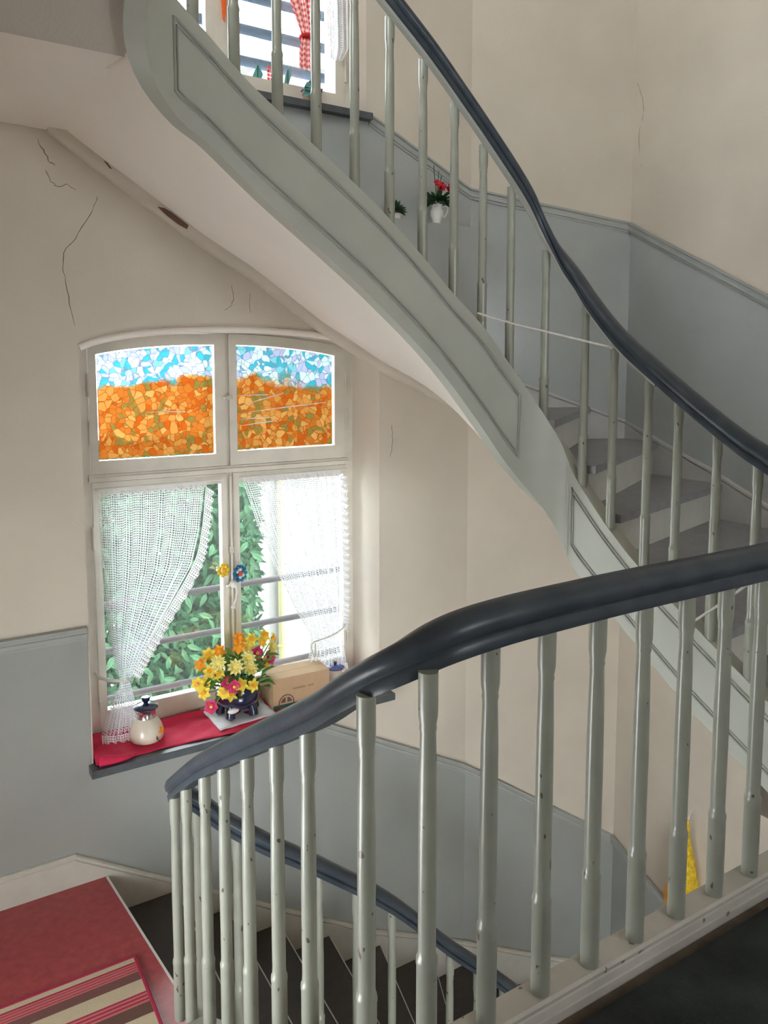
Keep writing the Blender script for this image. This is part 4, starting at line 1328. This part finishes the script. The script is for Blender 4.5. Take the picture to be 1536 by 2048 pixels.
obj('bowl', MB().lathe([(.025, 0), (.034, .035), (.036, .04), (.030, .04)], 16), M['china'], p3, 40)
f = MB()
for i in range(60):
    a, b = rnd.uniform(0, 6.28), rnd.uniform(-.4, 1.3)
    leaf_mesh(f, (.012 * math.cos(a), .012 * math.sin(a), .055), (math.cos(a) * math.cos(b), math.sin(a) * math.cos(b), math.sin(b)), (0, 0, 1), rnd.uniform(.035, .06), .012)
o = obj('foliage', f, M['darkleaf'], p3); o['kind'] = 'stuff'
p4 = thing('china_jug', 'white china jug with curled handle holding red flowers on the corner ledge', 'jug', (2.405, 3.385, 2.085))
obj('body', MB().lathe([(.032, 0), (.034, .006), (.022, .016), (.024, .03), (.036, .055), (.036, .075), (.026, .095), (.030, .108), (.034, .110), (.028, .108)], 20), M['china'], p4, 40)
obj('handle', MB().tube(smoothline([(.028, -.005, .10), (.055, -.01, .105), (.060, -.01, .085), (.045, -.008, .055), (.035, -.006, .05)], 4), .005, 8), M['china'], p4, 60)
f = MB()
for i in range(46):
    a, b = rnd.uniform(0, 6.28), rnd.uniform(-.5, 1.3)
    leaf_mesh(f, (.02 * math.cos(a), .02 * math.sin(a), .125), (math.cos(a) * math.cos(b), math.sin(a) * math.cos(b), math.sin(b)), (0, 0, 1), rnd.uniform(.05, .085), .013)
for a in (.2, 1.2, 2.4):
    f.tube([(0, 0, .13), (.03 * math.cos(a), .0, .26 + .02 * a)], .002, 5)
o = obj('foliage', f, M['darkleaf'], p4)
for dx, dz in ((-.028, .205), (.005, .20), (.045, .18), (.055, .195), (-.005, .185)):
    f = MB()
    petal_ring(f, (0, 0, 0), (dx * 3, -.8, .4), 6, .026, .013, .4)
    petal_ring(f, (0, 0, 0), (dx * 3, -.8, .4), 5, .018, .010, 1.0)
    obj('blossom', f, M['redrose'], p4, loc=(dx, -.04, dz))

# ------------------------------------------------------------------ cords and wall decoration
c1 = thing('cord', 'thin pale cord strung between the upper balusters', 'cord', (2.0, 2.47, 1.56))
part('strand', MB().tube([(1.955, 2.468, 1.567), (2.08, 2.40, 1.526), (2.25, 2.28, 1.475), (2.378, 2.168, 1.432)], .0045, 6), M['cord'], c1, 60)
part('knot', MB().ball((2.385, 2.16, 1.43), .010, 8, 6), M['cord'], c1, 60)
c2 = thing('cord.001', 'pale cord knotted to the string with loops hanging, below the landing handrail', 'cord', (2.375, 1.765, .41))
part('strand', MB().tube([(2.375, 1.765, .410), (2.37, 1.64, .52), (2.37, 1.512, .64), (2.37, 1.35, .76)], .0045, 6), M['cord'], c2, 60)
part('loop', MB().tube(smoothline([(2.385, 1.768, .425), (2.380, 1.78, .39), (2.388, 1.785, .33), (2.388, 1.765, .30), (2.388, 1.745, .28)], 5), .003, 6), M['cord'], c2, 60)
part('loop', MB().tube(smoothline([(2.385, 1.762, .42), (2.380, 1.752, .40), (2.386, 1.755, .37), (2.388, 1.768, .36)], 5), .003, 6), M['cord'], c2, 60)
yd = thing('cone_decoration', 'glittery yellow cone decoration with orange edge hanging low on the right wall', 'decoration', (3.53, 2.568, -1.12))
mb = MB()
for sgn in (0,):
    prof = [(.010, 0), (.022, -.12), (.050, -.24), (.078, -.40), (.088, -.50), (.08, -.56)]
    mb.lathe([(r, z) for r, z in prof[::-1]], 14)
obj('foil_cone', mb, M['goldfoil'], yd, 20)
disc = MB()
disc.lathe([(.140, -.006), (.15, 0), (.14, .006)], 32)
o = obj('paper_disc', disc, M['orangerim'], yd, 40)
o.location = (.03, .012, -.545)
o.rotation_euler = (0, R(86), 0)
obj('hook', MB().tube([(0, 0, -.02), (.02, 0, .03), (.06, 0, .04)], .004, 6), M['white_metal'], yd)

# ------------------------------------------------------------------ outside
struct('floor.004', MB().box(-8, 14, 4.2, 18, -3.75, -3.6), M['ground'])
hs = thing('house', 'bright white rendered house wall beyond the garden hedge', 'house', (7.0, 10.5, -3.6))
part('wall', MB().box(4.02, 11, 9.5, 12.0, -3.6, 5.2), M['housewall'], hs)
part('roof', MB().prism([(3.9, 9.3, 5.2), (11.1, 9.3, 5.2), (11.1, 12.1, 5.2), (3.9, 12.1, 5.2)], (0, 0, .2)), M['housewall'], hs)
dp = thing('drainpipe', 'cream yellow drainpipe running down the white house wall', 'pipe', (4.17, 9.42, -3.6))
part('pipe', MB().tube([(4.17, 9.42, -3.6), (4.17, 9.42, 4.9)], .045, 12), M['pipe'], dp, 60)
for z in (-2.4, -1.25, .9, 2.5, 4.2):
    part('clamp', MB().lathe([(.053, -.02), (.058, 0), (.053, .02)], 14, (4.17, 9.42, z)).box(4.15, 4.19, 9.42, 9.499, z - .012, z + .012), M['pipe'], dp)
hd = thing('hedge', 'tall leafy green hedge outside the lower window', 'hedge', (1.8, 8.6, -3.6))
rnd = random.Random(21)
big = MB(); pale = MB()
for i in range(26000):
    x, y, z = rnd.uniform(.6, 3.75), rnd.uniform(7.9, 9.3), rnd.uniform(-3.3, .55)
    if x > .417 * y - .12: continue
    d = Vector((rnd.uniform(-1, 1), rnd.uniform(-.9, .2), rnd.uniform(-1.2, .5)))
    leaf_mesh(big if rnd.random() < .62 else pale, (x, y, z), d, (rnd.uniform(-.5, .5), -1, .6), rnd.uniform(.09, .17), rnd.uniform(.018, .031))
o = part('foliage', big, M['hedge'], hd); o['kind'] = 'stuff'
o = part('pale_foliage', pale, M['hedge2'], hd); o['kind'] = 'stuff'
lm = leaf_mesh(MB(), (0, 0, 0), (.2, -.3, -1), (0, -1, .3), .17, .031).mesh('leaf', M['hedge2'])
for i in range(220):
    o = bpy.data.objects.new('leaf', lm)
    C.objects.link(o)
    o.parent = hd
    o.location = Vector((rnd.uniform(.9, 3.15), rnd.uniform(7.7, 7.9), rnd.uniform(-2.9, .3))) - Vector(hd.location)
    o.rotation_euler = (rnd.uniform(-.6, .6), rnd.uniform(-1.1, 1.1), rnd.uniform(-.8, .8))
for i in range(7):
    x = .7 + i * .42
    part('branch', MB().tube([(x, 8.8, -3.6), (x + rnd.uniform(-.2, .2), 8.7, -2.2), (x + rnd.uniform(-.2, .2), 8.7, -.9), (x + rnd.uniform(-.2, .2), 8.7, .3)], [.05, .035, .022, .01], 7), M['bark'], hd)
